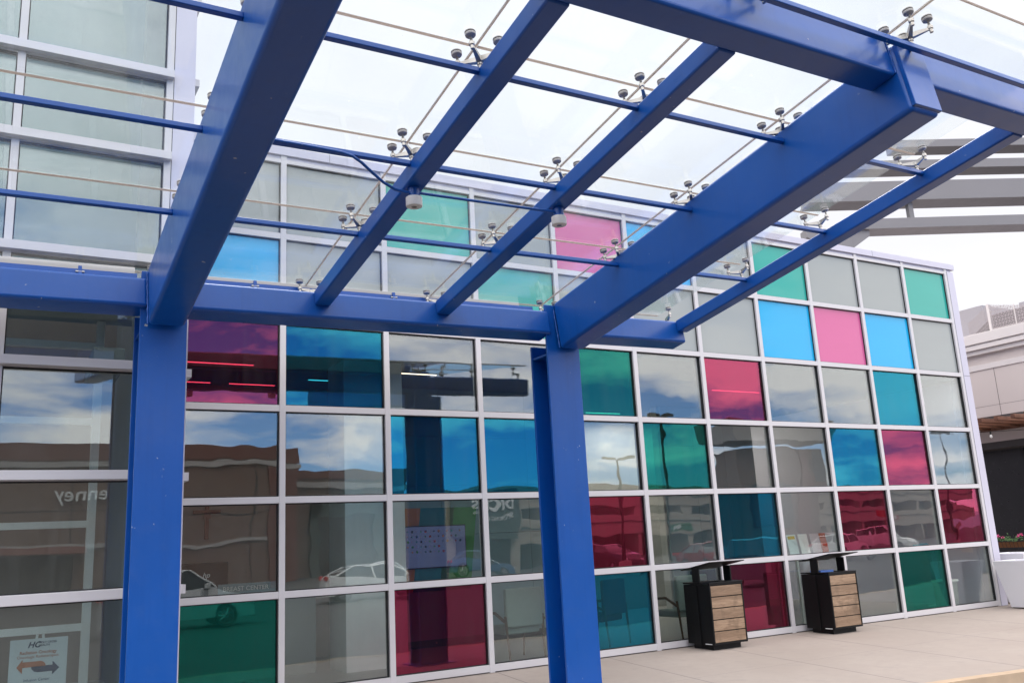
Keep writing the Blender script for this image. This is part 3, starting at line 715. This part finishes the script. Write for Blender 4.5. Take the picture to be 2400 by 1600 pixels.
gbeam('beam_flange', -.7, 14, -.03, .85, 12.49, 12.539, .10, .003)
link('post', MB().hexa([gpt(r, n_, z) for z in (0.5, 11.2) for r, n_ in ((-.12, .05), (.62, .05), (.62, .62), (-.12, .62))]), M['greysteel'], gs, bevel=.01)
link('hanger', MB().hexa([gpt(r, n_, z) for z in (11.86, 12.48) for r, n_ in ((2.9, .2), (3.06, .2), (3.06, .4), (2.9, .4))]), M['greysteel'], gs)
link('bracket', MB().prism([(-.12, 10.75), (.62, 10.75), (1.3, 11.20), (1.3, 11.42), (-.9, 11.5), (-.9, 11.2)], lambda p, t: gpt(p[0], t, p[1]), .08, .58), M['greysteel'], gs)

# ------------------------------------------------------------------ interior things
tv = thing('wall_display', 'flat wall display showing rows of small icons on the striped mural', 'display', (3.65, 3.5, 1.68))
link('bezel', MB().box((3.0, 3.49, 1.31), (4.27, 3.528, 2.03)), M['gasket'], tv, bevel=.004)
link('screen_panel', MB().box((3.015, 3.484, 1.33), (4.255, 3.4899, 2.01)), M['screen'], tv)
icm = [M['signred'], M['navy'], M['leafgreen'], M['teal'], M['orange']]
for mi in range(5):
    mb = MB()
    for r_ in range(5):
        for c_ in range(14 if r_ < 3 else 10):
            if (r_ * 7 + c_ * 3) % 5 != mi: continue
            x, z = 3.06 + c_ * .083, 1.93 - r_ * .085; k_ = .006 + .006 * ((r_ * 5 + c_ * 7) % 3); mb.box((x, 3.4825, z - k_), (x + 2 * k_, 3.4838, z + k_))
    link('icons', mb, icm[mi], tv)
cr = MB().box((-.08, 4.005, 1.96), (-.02, 4.045, 2.47)).box((-.26, 4.004, 2.36), (.16, 4.0445, 2.415)).box((-.10, 3.985, 2.28), (0, 4.0039, 2.38))
tag(link('crucifix', cr, M['crimson'], None, org=(-.05, 4.03, 2.02), bevel=.004), 'red brown wooden crucifix on the taupe interior wall', 'crucifix')
ps = thing('poster_stand', 'white direction poster with an orange and a navy arrow inside the entrance glass', 'sign', (-2.57, -.7, 0))
link('poster', MB().box((-2.83, -.70, .16), (-2.33, -.69, .965)), M['poster'], ps)
link('stand_frame', MB().tube([(-2.75, -.66, .02), (-2.6, -.67, 1.0)], .012, 8).tube([(-2.40, -.66, .02), (-2.55, -.67, 1.0)], .012, 8).tube([(-2.58, -.66, .96), (-2.58, -.3, .02)], .012, 8), M['intwhite'], ps)
f = lambda p, t: (p[0], t, p[1])
link('arrow', MB().prism([(-2.765, 0.710), (-2.715, 0.780), (-2.715, 0.755), (-2.555, 0.755), (-2.53, 0.743), (-2.515, 0.720), (-2.515, 0.705), (-2.715, 0.705), (-2.715, 0.650)], f, -.7035, -.7005), M['rust'], ps)
link('arrow', MB().prism([(-2.395, 0.680), (-2.455, 0.745), (-2.455, 0.710), (-2.64, 0.710), (-2.635, 0.685), (-2.61, 0.660), (-2.58, 0.653), (-2.455, 0.653), (-2.455, 0.620)], f, -.7035, -.7005), M['navy'], ps)
FR = (R(90), 0, 0)
text('lettering', 'HC', .075, (-2.68, -.702, .885), FR, M['navy'], ps, .0008, shear=.3, font_w=.002)
text('lettering', 'HOLY CROSS\nHEALTH', .026, (-2.585, -.702, .918), FR, M['navy'], ps, .0008, font_w=.0006)
text('lettering', 'Radiation Oncology', .040, (-2.585, -.702, .826), FR, M['rust'], ps, .0008, 'CENTER', font_w=.0006)
text('lettering', 'Oncología Radioterápica', .036, (-2.585, -.702, .788), FR, M['rust'], ps, .0008, 'CENTER')
text('lettering', 'Infusion Center', .036, (-2.585, -.702, .575), FR, M['navy'], ps, .0008, 'CENTER')
desk = thing('reception_desk', 'pale reception desk lettered BREAST CENTER behind the clear pane', 'desk', (.1, 2.2, 0))
link('counter', MB().box((-1.1, 2.1, 0), (1.1, 2.7, 1.08)).box((-1.15, 2.05, 1.08), (1.15, 2.75, 1.12)), M['intwall'], desk, bevel=.01)
link('lettering', MB().box((-.3, 2.098, .9), (-.29, 2.0995, .91)), M['letter'], desk)
text('lettering', 'BREAST CENTER', .085, (-.24, 1.99, 1.205), FR, M['letter'], desk, .001)
link('name_board', MB().box((-.3, 2.0, 1.125), (.5, 2.01, 1.30)), M['grid'], desk)
mon = thing('computer_monitor', 'back of a dark computer monitor on the reception desk', 'monitor', (-.4, 2.3, 1.12))
link('case', MB().box((-.72, 2.30, 1.24), (-.1, 2.34, 1.60)), M['gasket'], mon, bevel=.008)
link('stand', MB().box((-.46, 2.33, 1.12), (-.36, 2.36, 1.3)).box((-.55, 2.25, 1.1205), (-.27, 2.45, 1.13)), M['gasket'], mon)
text('logo', 'hp', .10, (-.45, 2.297, 1.40), FR, M['letter'], mon, .001, shear=.3)
def chair(x, y, rz, fab, lab):
    t = thing('armchair', lab, 'chair', (0, 0, 0), 'waiting room armchairs behind the glass')
    link('backrest', MB().box((-.31, -.30, .46), (.31, -.22, 1.0)), fab, t, bevel=.03, seg=3)
    link('seat', MB().box((-.29, -.22, .36), (.29, .32, .47)), fab, t, bevel=.03, seg=3)
    for sx in (-1, 1):
        link('armrest', MB().tube([(sx * .33, -.28, .55), (sx * .33, .0, .66), (sx * .33, .3, .64)], .022, 8), M['chairwood'], t, smooth=True)
        link('leg', MB().tube([(sx * .31, -.27, .62), (sx * .29, -.33, .0)], [.022, .014], 8), M['chairwood'], t, smooth=True)
        link('leg', MB().tube([(sx * .33, .29, .65), (sx * .31, .31, .0)], [.022, .014], 8), M['chairwood'], t, smooth=True)
    t.location = (x, y, .012); t.rotation_euler = (0, 0, R(rz)); return t
chair(3.72, .95, 0, M['chairfab'], 'sage armchair seen from behind through the clear pane left of the right blue column')
chair(5.55, 1.35, 20, M['chairdark'], 'dark armchair behind the blue pane right of the right blue column')
chair(6.75, .75, -4, M['chairfab'], 'sage armchair behind the clear pane with the nearer litter bin')
chair(8.2, 1.6, 160, M['chairdark'], 'dark armchair facing out behind the dark red pane')
bt = thing('leaflet_table', 'low table holding leaflets just inside the glass', 'table', (9.5, .55, 0))
link('table_top', MB().box((8.95, .3, 1.16), (10.05, .85, 1.19)), M['intwhite'], bt, bevel=.004)
for x in (9.0, 10.0):
    for y in (.34, .8): link('leg', MB().box((x - .02, y - .02, .012), (x + .02, y + .02, 1.16)), M['intwhite'], bt)
lea = [(9.04, 9.27, M['poster'], 'white leaflet with a yellow heading, leftmost of the row on the low table'), (9.33, 9.55, M['intwhite'], 'plain white leaflet on the low table'), (9.62, 9.84, M['poster'], 'leaflet with small coloured pictures on the low table'), (9.86, 10.02, M['orange'], 'orange brown leaflet at the end of the low table')]
for k, (x0, x1, m_, lab) in enumerate(lea):
    t = thing('leaflet', lab, 'leaflet', (x0, .5, 1.19), 'leaflets on the low table')
    link('card', MB().hexa([(x0, .5, 1.191), (x1, .5, 1.191), (x1, .505, 1.191), (x0, .505, 1.191), (x0, .56, 1.55), (x1, .56, 1.55), (x1, .565, 1.55), (x0, .565, 1.55)]), m_, t)
    if k == 0: link('heading', MB().hexa([(x0 + .03, .546, 1.47), (x1 - .03, .546, 1.47), (x1 - .03, .548, 1.47), (x0 + .03, .548, 1.47), (x0 + .03, .555, 1.525), (x1 - .03, .555, 1.525), (x1 - .03, .557, 1.525), (x0 + .03, .557, 1.525)]), paint('yellow_print', (.6, .42, .05), .5), t)
for k, (x0, x1, lab) in enumerate(((13.62, 14.0 - .06, 'cyan arch shaped floor display behind the last clear pane'),)):
    t = thing('floor_display', lab, 'display', (13.3, .9, 0))
    link('arch', MB().tube([(12.95, .9, 1.15), (13.25, .9, 1.17), (13.42, .9, 1.05), (13.45, .9, .2)], .09, 6), M['cyan'], t)
    link('foot', MB().lathe([(.2, .012), (.2, .03), (.16, .05)], (13.4, .9, 0), 16), M['intwhite'], t)
t = thing('side_table', 'round pale side table behind the last clear pane', 'table', (13.2, .55, 0))
link('table_top', MB().lathe([(.24, .50), (.25, .52), (.24, .54)], (13.2, .55, 0), 24), M['intwhite'], t, smooth=True)
link('pedestal', MB().lathe([(.20, .012), (.22, .499)], (13.2, .55, 0), 20), M['intwall'], t, smooth=True)

# ------------------------------------------------------------------ world seen mirrored in the glass: shops, car park, cars
st = thing('department_store', 'brown stucco department store with white parapet bands across the car park', 'building', (0, -58, 0))
link('wall', MB().box((-60, -90, -.3), (17, -56, 8.6)), M['brown'], st)
link('wing_wall', MB().box((17, -90, -.3), (27, -58.5, 7.4)), M['brown'], st)
link('parapet', MB().box((-60.2, -90, 8.6), (17.2, -55.9, 9.6)).box((17.2, -90, 7.4), (27.2, -58.3, 8.2)), M['redbrown'], st)
link('band', MB().box((-60.3, -90, 8.15), (17.3, -55.8, 8.5)).box((17.3, -90, 6.7), (27.3, -58.2, 7.1)).box((-60.1, -56, 2.9), (17.1, -55.85, 3.15)), M['stripe'], st)
link('pilaster', MB().box((15.2, -56, -.3), (17.1, -55.7, 8.1)).box((-8.5, -56, -.3), (-6.5, -55.7, 8.1)), M['redbrown'], st)
link('door', MB().box((19.5, -58.5, -.3), (24, -58.3, 4.5)), M['carglass'], st)
for x0, x1 in ((-34, -27), (-18, -12.5), (-3.5, 2.2), (5.0, 8.2)): link('shop_window', MB().box((x0, -56, -.1), (x1, -55.9, 2.5)), M['carglass'], st)
mb = MB()
for x in range(-58, 16, 6): mb.box((x, -56, -.3), (x + .07, -55.985, 8.1))
mb.box((-60, -56, 5.2), (17, -55.985, 5.27)); link('wall_joint', mb, M['garagedark'], st)
link('awning', MB().prism([(-55.95, 2.95), (-54.6, 2.55), (-54.6, 2.62), (-55.95, 3.05)], lambda p, t: (t, p[0], p[1]), -4.2, 2.9), M['redbrown'], st)
link('entrance_surround', MB().box((18.8, -58.5, -.3), (19.5, -58.0, 5.6)).box((24, -58.5, -.3), (24.7, -58.0, 5.6)).box((18.8, -58.5, 4.5), (24.7, -58.0, 5.6)), M['signdark'], st)
BK = (R(90), 0, R(180))
text('lettering', 'JCPenney', 1.34, (6.1, -55.75, 5.9), BK, M['letter'], st, .06, font_w=.01)
tw = thing('sports_shop', 'dark green shop tower with white shop lettering beside the brown store', 'building', (31, -57, 0))
link('wall', MB().box((27.3, -80, -.3), (36, -55.5, 6.4)), M['garage'], tw)
link('tower', MB().box((29.4, -55.5, 2.6), (35.5, -54.9, 6.3)), M['signdark'], tw)
text('lettering', "DICK'S", 1.3, (34.9, -54.85, 4.75), BK, M['letter'], tw, .05, font_w=.03)
text('lettering', 'SPORTING GOODS', .42, (34.7, -54.85, 4.1), BK, M['letter'], tw, .05)
link('entrance', MB().box((29.8, -55.6, -.3), (34.8, -55.3, 2.6)), M['garagedark'], tw)
pg = thing('parking_garage', 'beige concrete parking garage with dark open decks across the car park', 'building', (80, -70, 0))
rot = Matrix.Rotation(R(-10), 3, 'Z')
def gb(x0, x1, y0, y1, z0, z1, mb):
    pts = []
    for z in (z0, z1):
        for x, y in ((x0, y0), (x1, y0), (x1, y1), (x0, y1)):
            v = rot @ Vector((x - 50, y + 72, 0)); pts.append((50 + v.x, -72 - v.y * -1, z))
    return mb.hexa(pts)
mb = MB()
for z0, z1 in ((5.5, 7.6), (2.2, 4.4)): gb(38, 150, -74, -70, z0, z1, mb)
for x in range(38, 150, 8): gb(x, x + .9, -73, -70.1, -.3, 5.5, mb)
link('deck', mb, M['garage'], pg)
link('opening', gb(38, 150, -80, -74, -.3, 7.0, MB()), M['garagedark'], pg)
mb = MB()
for z in (6.6, 3.5): gb(38, 150, -69.99, -69.9, z, z + .12, mb)
link('groove', mb, M['signdark'], pg)
link('sign_board', MB().box((64.2, -69.4, 2.35), (66.8, -69.2, 3.05)), M['signgreen'], pg)
text('lettering', 'IN', .62, (65.6, -69.17, 2.48), BK, M['letter'], pg, .03, font_w=.02)
link('sign_board', MB().box((94, -65.6, 2.6), (98, -65.4, 3.3)), M['signred'], pg)
text('lettering', 'OUT', .62, (97.2, -65.37, 2.73), BK, M['letter'], pg, .03, font_w=.02)
bt_ = thing('brown_tower', 'brown stucco corner tower with a slanted cream roof edge across the car park', 'building', (51, -42, 0))
link('wall', MB().box((46.3, -42.5, -.3), (55.4, -40, 8.1)), M['brown'], bt_)
link('roof_edge', MB().prism([(45.6, 8.6), (55.6, 8.6), (56.5, 10.1), (48.5, 9.7), (45.2, 10.0)], lambda p, t: (p[0], t, p[1]), -42.6, -39), M['stripe'], bt_)
link('corner_strip', MB().box((52.6, -40, -.3), (53.6, -39.8, 8.1)), M['redbrown'], bt_)
link('window', MB().box((47.5, -40, 2.0), (52, -39.9, 5.4)).box((54, -40, 5.5), (55.2, -39.9, 8)), M['carglass'], bt_)
def lamp_post(x, y, h, lab):
    t = thing('lamp_post', lab, 'lamp post', (x, y, -.25), 'car park lamp posts')
    link('pole', MB().tube([(x, y, -.25), (x, y, h)], [.11, .07], 10), M['binblack'], t)
    link('concrete_base', MB().lathe([(.3, -.25), (.3, .4)], (x, y, 0), 14), M['garage'], t)
    for s in (-1, 1): link('lamp_head', MB().box((x + s * .15 - .0, y - .15, h - .02), (x + s * .95, y + .15, h + .14)), M['binblack'], t)
lamp_post(28, -30, 6.1, 'black double headed lamp post in front of the garage, mirrored in a clear pane')
lamp_post(57.6, -30, 8.0, 'black double headed lamp post mirrored in the clear pane at the far right')
lamp_post(31.3, -30, 8.7, 'tall black lamp post in front of the garage ramp')
def tree(x, y, h, lab, seed):
    t = thing('tree', lab, 'tree', (x, y, -.25), 'trees by the brown store'); rd = random.Random(seed)
    mb = MB().tube([(x, y, -.25), (x + .1, y, h * .35), (x - .05, y + .1, h * .8)], [.2, .15, .05], 9)
    for k in range(7):
        a = rd.uniform(0, 2 * PI); r_ = rd.uniform(.8, 1.8); z = h * rd.uniform(.32, .5)
        mb.tube([(x, y, z), (x + r_ * .6 * math.cos(a), y + r_ * .6 * math.sin(a), z + h * .14), (x + r_ * math.cos(a), y + r_ * math.sin(a), z + h * .3)], [.08, .05, .02], 6)
    link('trunk', mb, M['chairwood'], t, smooth=True)
    mb = MB(); cl = [(rd.gauss(0, .9), rd.gauss(0, .9), h * rd.uniform(.45, 1.0), rd.uniform(.4, .9)) for _ in range(26)]
    for cx, cy, cz, cr in cl:
        for k in range(90):
            d = Vector((rd.gauss(0, 1), rd.gauss(0, 1), rd.gauss(0, .8))).normalized() * cr * rd.uniform(.5, 1)
            c = Vector((x + cx, y + cy, cz)) + d; a = Vector((rd.uniform(-1, 1), rd.uniform(-1, 1), rd.uniform(-.6, .6))).normalized() * .12; b_ = a.orthogonal().normalized() * .06
            mb.pts([c, c + a + b_, c + a * 2, c + a - b_], [(0, 1, 2, 3)])
    link('crown', mb, M['leaf'], t)
tree(-9.5, -50, 5.2, 'small leafy tree before the brown store, mirrored in the leftmost entrance panes', 11)
tree(-16, -51, 6.0, 'taller leafy tree farther left before the brown store', 12)
def make_car(paint_m, lab, suv=False):
    t = thing('parked_car', lab, 'car', (0, 0, 0), 'cars in the car park')
    h = .14 if suv else 0
    prof = [(-2.3, .38), (-2.28, .86 + h), (-1.95, .98 + h), (1.1, .98 + h), (2.05, .84 + h), (2.3, .68), (2.32, .36)]
    st_ = []
    for x, z in prof: st_.append((x, z))
    mb = MB(); W2 = .9
    for (x, z) in prof:
        w = W2 * (1 if abs(x) < 2 else .86)
        mb.v += [Vector((x, -w, .30)), Vector((x, -w, z * .72)), Vector((x, -w * .93, z)), Vector((x, w * .93, z)), Vector((x, w, z * .72)), Vector((x, w, .30))]
    K = len(prof)
    for k in range(K - 1):
        for j in range(6): mb.f.append((6 * k + j, 6 * k + (j + 1) % 6, 6 * k + 6 + (j + 1) % 6, 6 * k + 6 + j))
    mb.f += [tuple(range(6)), tuple(6 * (K - 1) + j for j in reversed(range(6)))]
    link('body', mb, paint_m, t, bevel=.05, seg=3)
    zr = 1.46 + 1.3 * h; b0 = .97 + h
    def house(mb, x0, x1, xt0, xt1, w0, w1, z0, z1):
        mb.hexa([(x0, -w0, z0), (x1, -w0, z0), (x1, w0, z0), (x0, w0, z0), (xt0, -w1, z1), (xt1, -w1, z1), (xt1, w1, z1), (xt0, w1, z1)])
    mb = MB(); house(mb, -2.1 if suv else -1.9, 1.15, -1.95 if suv else -1.2, .35, .80, .62, b0, zr); link('window_glass', mb, M['carglass'], t, bevel=.03)
    mb = MB(); house(mb, -1.98 if suv else -1.25, .38, -1.85 if suv else -1.1, .2, .64, .58, zr - .01, zr + .05); link('roof_panel', mb, paint_m, t, bevel=.02)
    mb = MB()
    for s in (-1, 1):
        for (xa, xb) in ((1.15, .35), (-.35, -.4), (-1.9, -1.25) if not suv else (-2.05, -1.93)):
            mb.tube([(xa, s * .82, b0), (xb, s * .635, zr)], .035, 6)
    link('pillar', mb, paint_m, t)
    for x in (-1.4, 1.42):
        for s in (-1, 1):
            w = link('wheel', MB().lathe([(.22, -.10), (.32, -.11), (.345, -.08), (.345, .08), (.32, .11), (.22, .10)], (x, s * .80, .345), 24, ((1, 0, 0), (0, 0, 1), (0, 1, 0))), M['tyre'], t, smooth=True)
            rm = MB().lathe([(.235, .10), (.235, .113), (.205, .113), (.205, .10)], (x, s * .80, .345), 24, ((1, 0, 0), (0, 0, s), (0, s, 0)))
            for k in range(10):
                a = 2 * PI * k / 10; ca, sa = math.cos(a), math.sin(a)
                rm.tube([(x + .03 * ca, s * .91, .345 + .03 * sa), (x + .215 * ca, s * .91, .345 + .215 * sa)], .014, 5)
            link('rim', rm, M['rim'], w)
    for s in (-1, 1):
        link('headlight', MB().box((2.22, s * .5, .62), (2.31, s * .8, .76)), M['head'], t, bevel=.02)
        link('taillight', MB().box((-2.33, s * .5, .78 + h), (-2.2, s * .82, .95 + h)), M['tail'], t, bevel=.02)
        link('mirror', MB().box((.75, s * .86, b0 - .02), (.9, s * 1.04, b0 + .13)), paint_m, t, bevel=.03)
    return t
def place(o, x, y, rz): o.location = (x, y, -.25); o.rotation_euler = (0, 0, R(rz)); return o
place(make_car(M['car_silver'], 'silver SUV driving past, mirrored low in the leftmost panes', True), 2.0, -18.4, 0)
cars = [('car_white_', 11.0, -24.5, 8, 'white car with its side to the building, mirrored beside the silver SUV', False), ('car_red_', 36.5, -33, 100, 'dark red car parked by the garage entrance', False),
        ('car_black_', 29, -33, 85, 'black car parked facing the garage', True), ('car_blue_', 27, -46, 15, 'blue car by the sports shop door', False),
        ('car_white_', 45, -30, -12, 'white car near the brown tower', False), ('car_grey_', 22, -13.5, -20, 'dark grey SUV close to the kerb on the right', True), ('car_grey_', -9, -26, 5, 'grey car in front of the brown store on the left', False)]
cars += [('car_silver', -22, -40, 88, 'silver car nose on to the brown store, far left', False), ('car_red_', -5, -44, 92, 'red car parked in front of the brown store wall', False), ('car_black_', 4, -44, 90, 'black SUV parked in front of the brown store wall', True),
         ('car_white_', 62, -40, 75, 'white car parked right of the brown tower', True), ('car_silver', 56, -48, 100, 'silver car in the shade of the garage', False), ('car_red_', 70, -52, 85, 'red car below the garage sign', False), ('car_silver', 14.5, -33, 95, 'silver car between the store and the driveway', False)]
for m_, x, y, rz, lab, suv in cars: place(make_car(M[m_], lab, suv), x, y, rz)

# ------------------------------------------------------------------ light, sky, camera
SUN_EL, SUN_AZ = 52, 200                       # sun stands behind the glass wing (azimuth measured from -Y)
w = bpy.data.worlds.new('World'); SC.world = w; w.use_nodes = True; nt = w.node_tree; nt.nodes.clear()
out = nt.nodes.new('ShaderNodeOutputWorld'); bg = nt.nodes.new('ShaderNodeBackground')
sky = nt.nodes.new('ShaderNodeTexSky'); sky.sky_type = 'NISHITA'; sky.sun_disc = False
sky.sun_elevation = R(SUN_EL); sky.air_density = 1.0; sky.dust_density = .25; sky.ozone_density = 1.2
sundir = Vector((math.sin(R(18)) * math.cos(R(SUN_EL)), math.cos(R(18)) * math.cos(R(SUN_EL)), math.sin(R(SUN_EL))))
sky.sun_rotation = R(18)
tc = nt.nodes.new('ShaderNodeTexCoord'); sep = nt.nodes.new('ShaderNodeSeparateXYZ'); nt.links.new(tc.outputs['Generated'], sep.inputs[0])
den = math_(nt, 'ADD', math_(nt, 'ABSOLUTE', sep.outputs[2]), .18)
cb = nt.nodes.new('ShaderNodeCombineXYZ')
nt.links.new(math_(nt, 'DIVIDE', sep.outputs[0], den), cb.inputs[0]); nt.links.new(math_(nt, 'DIVIDE', sep.outputs[1], den), cb.inputs[1])
cb.inputs[2].default_value = 3.7
nz = N(nt, 'ShaderNodeTexNoise', Scale=1.55, Detail=8, Roughness=.58, Distortion=.35); nt.links.new(cb.outputs[0], nz.inputs['Vector'])
yy, zz = sep.outputs[1], sep.outputs[2]
veil = math_(nt, 'ADD', math_(nt, 'MULTIPLY', math_(nt, 'MAXIMUM', yy, -.2), .42), math_(nt, 'MULTIPLY', zz, .80))
veil = math_(nt, 'ADD', veil, math_(nt, 'MULTIPLY', math_(nt, 'MAXIMUM', math_(nt, 'SUBTRACT', sep.outputs[0], .42), 0.0), .34))
cf = math_(nt, 'ADD', nz.outputs['Fac'], veil)
mask = ramp(nt, cf, [(.51, 0), (.59, .5), (.68, 1)])
soft = N(nt, 'ShaderNodeTexNoise', Scale=.9, Detail=4, Roughness=.5); nt.links.new(cb.outputs[0], soft.inputs['Vector'])
cloud = mix(nt, soft.outputs['Fac'], (10.6, 10.3, 10.6), (15.6, 14.9, 14.6))
ne = math_(nt, 'ADD', math_(nt, 'MULTIPLY', yy, .85), math_(nt, 'MULTIPLY', sep.outputs[0], .5))
north = ramp(nt, math_(nt, 'SUBTRACT', ne, math_(nt, 'MULTIPLY', zz, .5)), [(.05, (1, 1, 1)), (.42, (.375, .39, .41))])
cloud = mix(nt, 1.0, cloud, north, 'MULTIPLY')
skyc = mix(nt, 1.0, sky.outputs[0], (.64, .93, 1.42), 'MULTIPLY')
mx = mix(nt, mask, skyc, cloud)
nt.links.new(mx, bg.inputs['Color']); bg.inputs['Strength'].default_value = .12
nt.links.new(bg.outputs[0], out.inputs[0])
sl_ = bpy.data.lights.new('sun', 'SUN'); sl_.energy = .8; sl_.angle = R(10); sl_.color = (1, .95, .88)
so = bpy.data.objects.new('sun', sl_); COL.objects.link(so); so.rotation_euler = sundir.to_track_quat('Z', 'Y').to_euler()

cam = bpy.data.cameras.new('camera'); co = bpy.data.objects.new('camera', cam); COL.objects.link(co)
cam.sensor_width = 36; cam.lens = 31.6635; cam.clip_end = 1000; cam.clip_start = .05
co.matrix_world = Matrix(((RR.x, UU.x, -FF.x, CAM.x), (RR.y, UU.y, -FF.y, CAM.y), (RR.z, UU.z, -FF.z, CAM.z), (0, 0, 0, 1)))
SC.camera = co
SC.view_settings.view_transform = 'Standard'; SC.view_settings.look = 'None'; SC.view_settings.exposure = .80; SC.view_settings.gamma = 1
SC.cycles.max_bounces = 12; SC.cycles.transparent_max_bounces = 24; SC.cycles.glossy_bounces = 6; SC.cycles.diffuse_bounces = 4
SC.cycles.use_denoising = True; SC.cycles.caustics_reflective = False; SC.cycles.caustics_refractive = False
SC.cycles.sample_clamp_indirect = 8
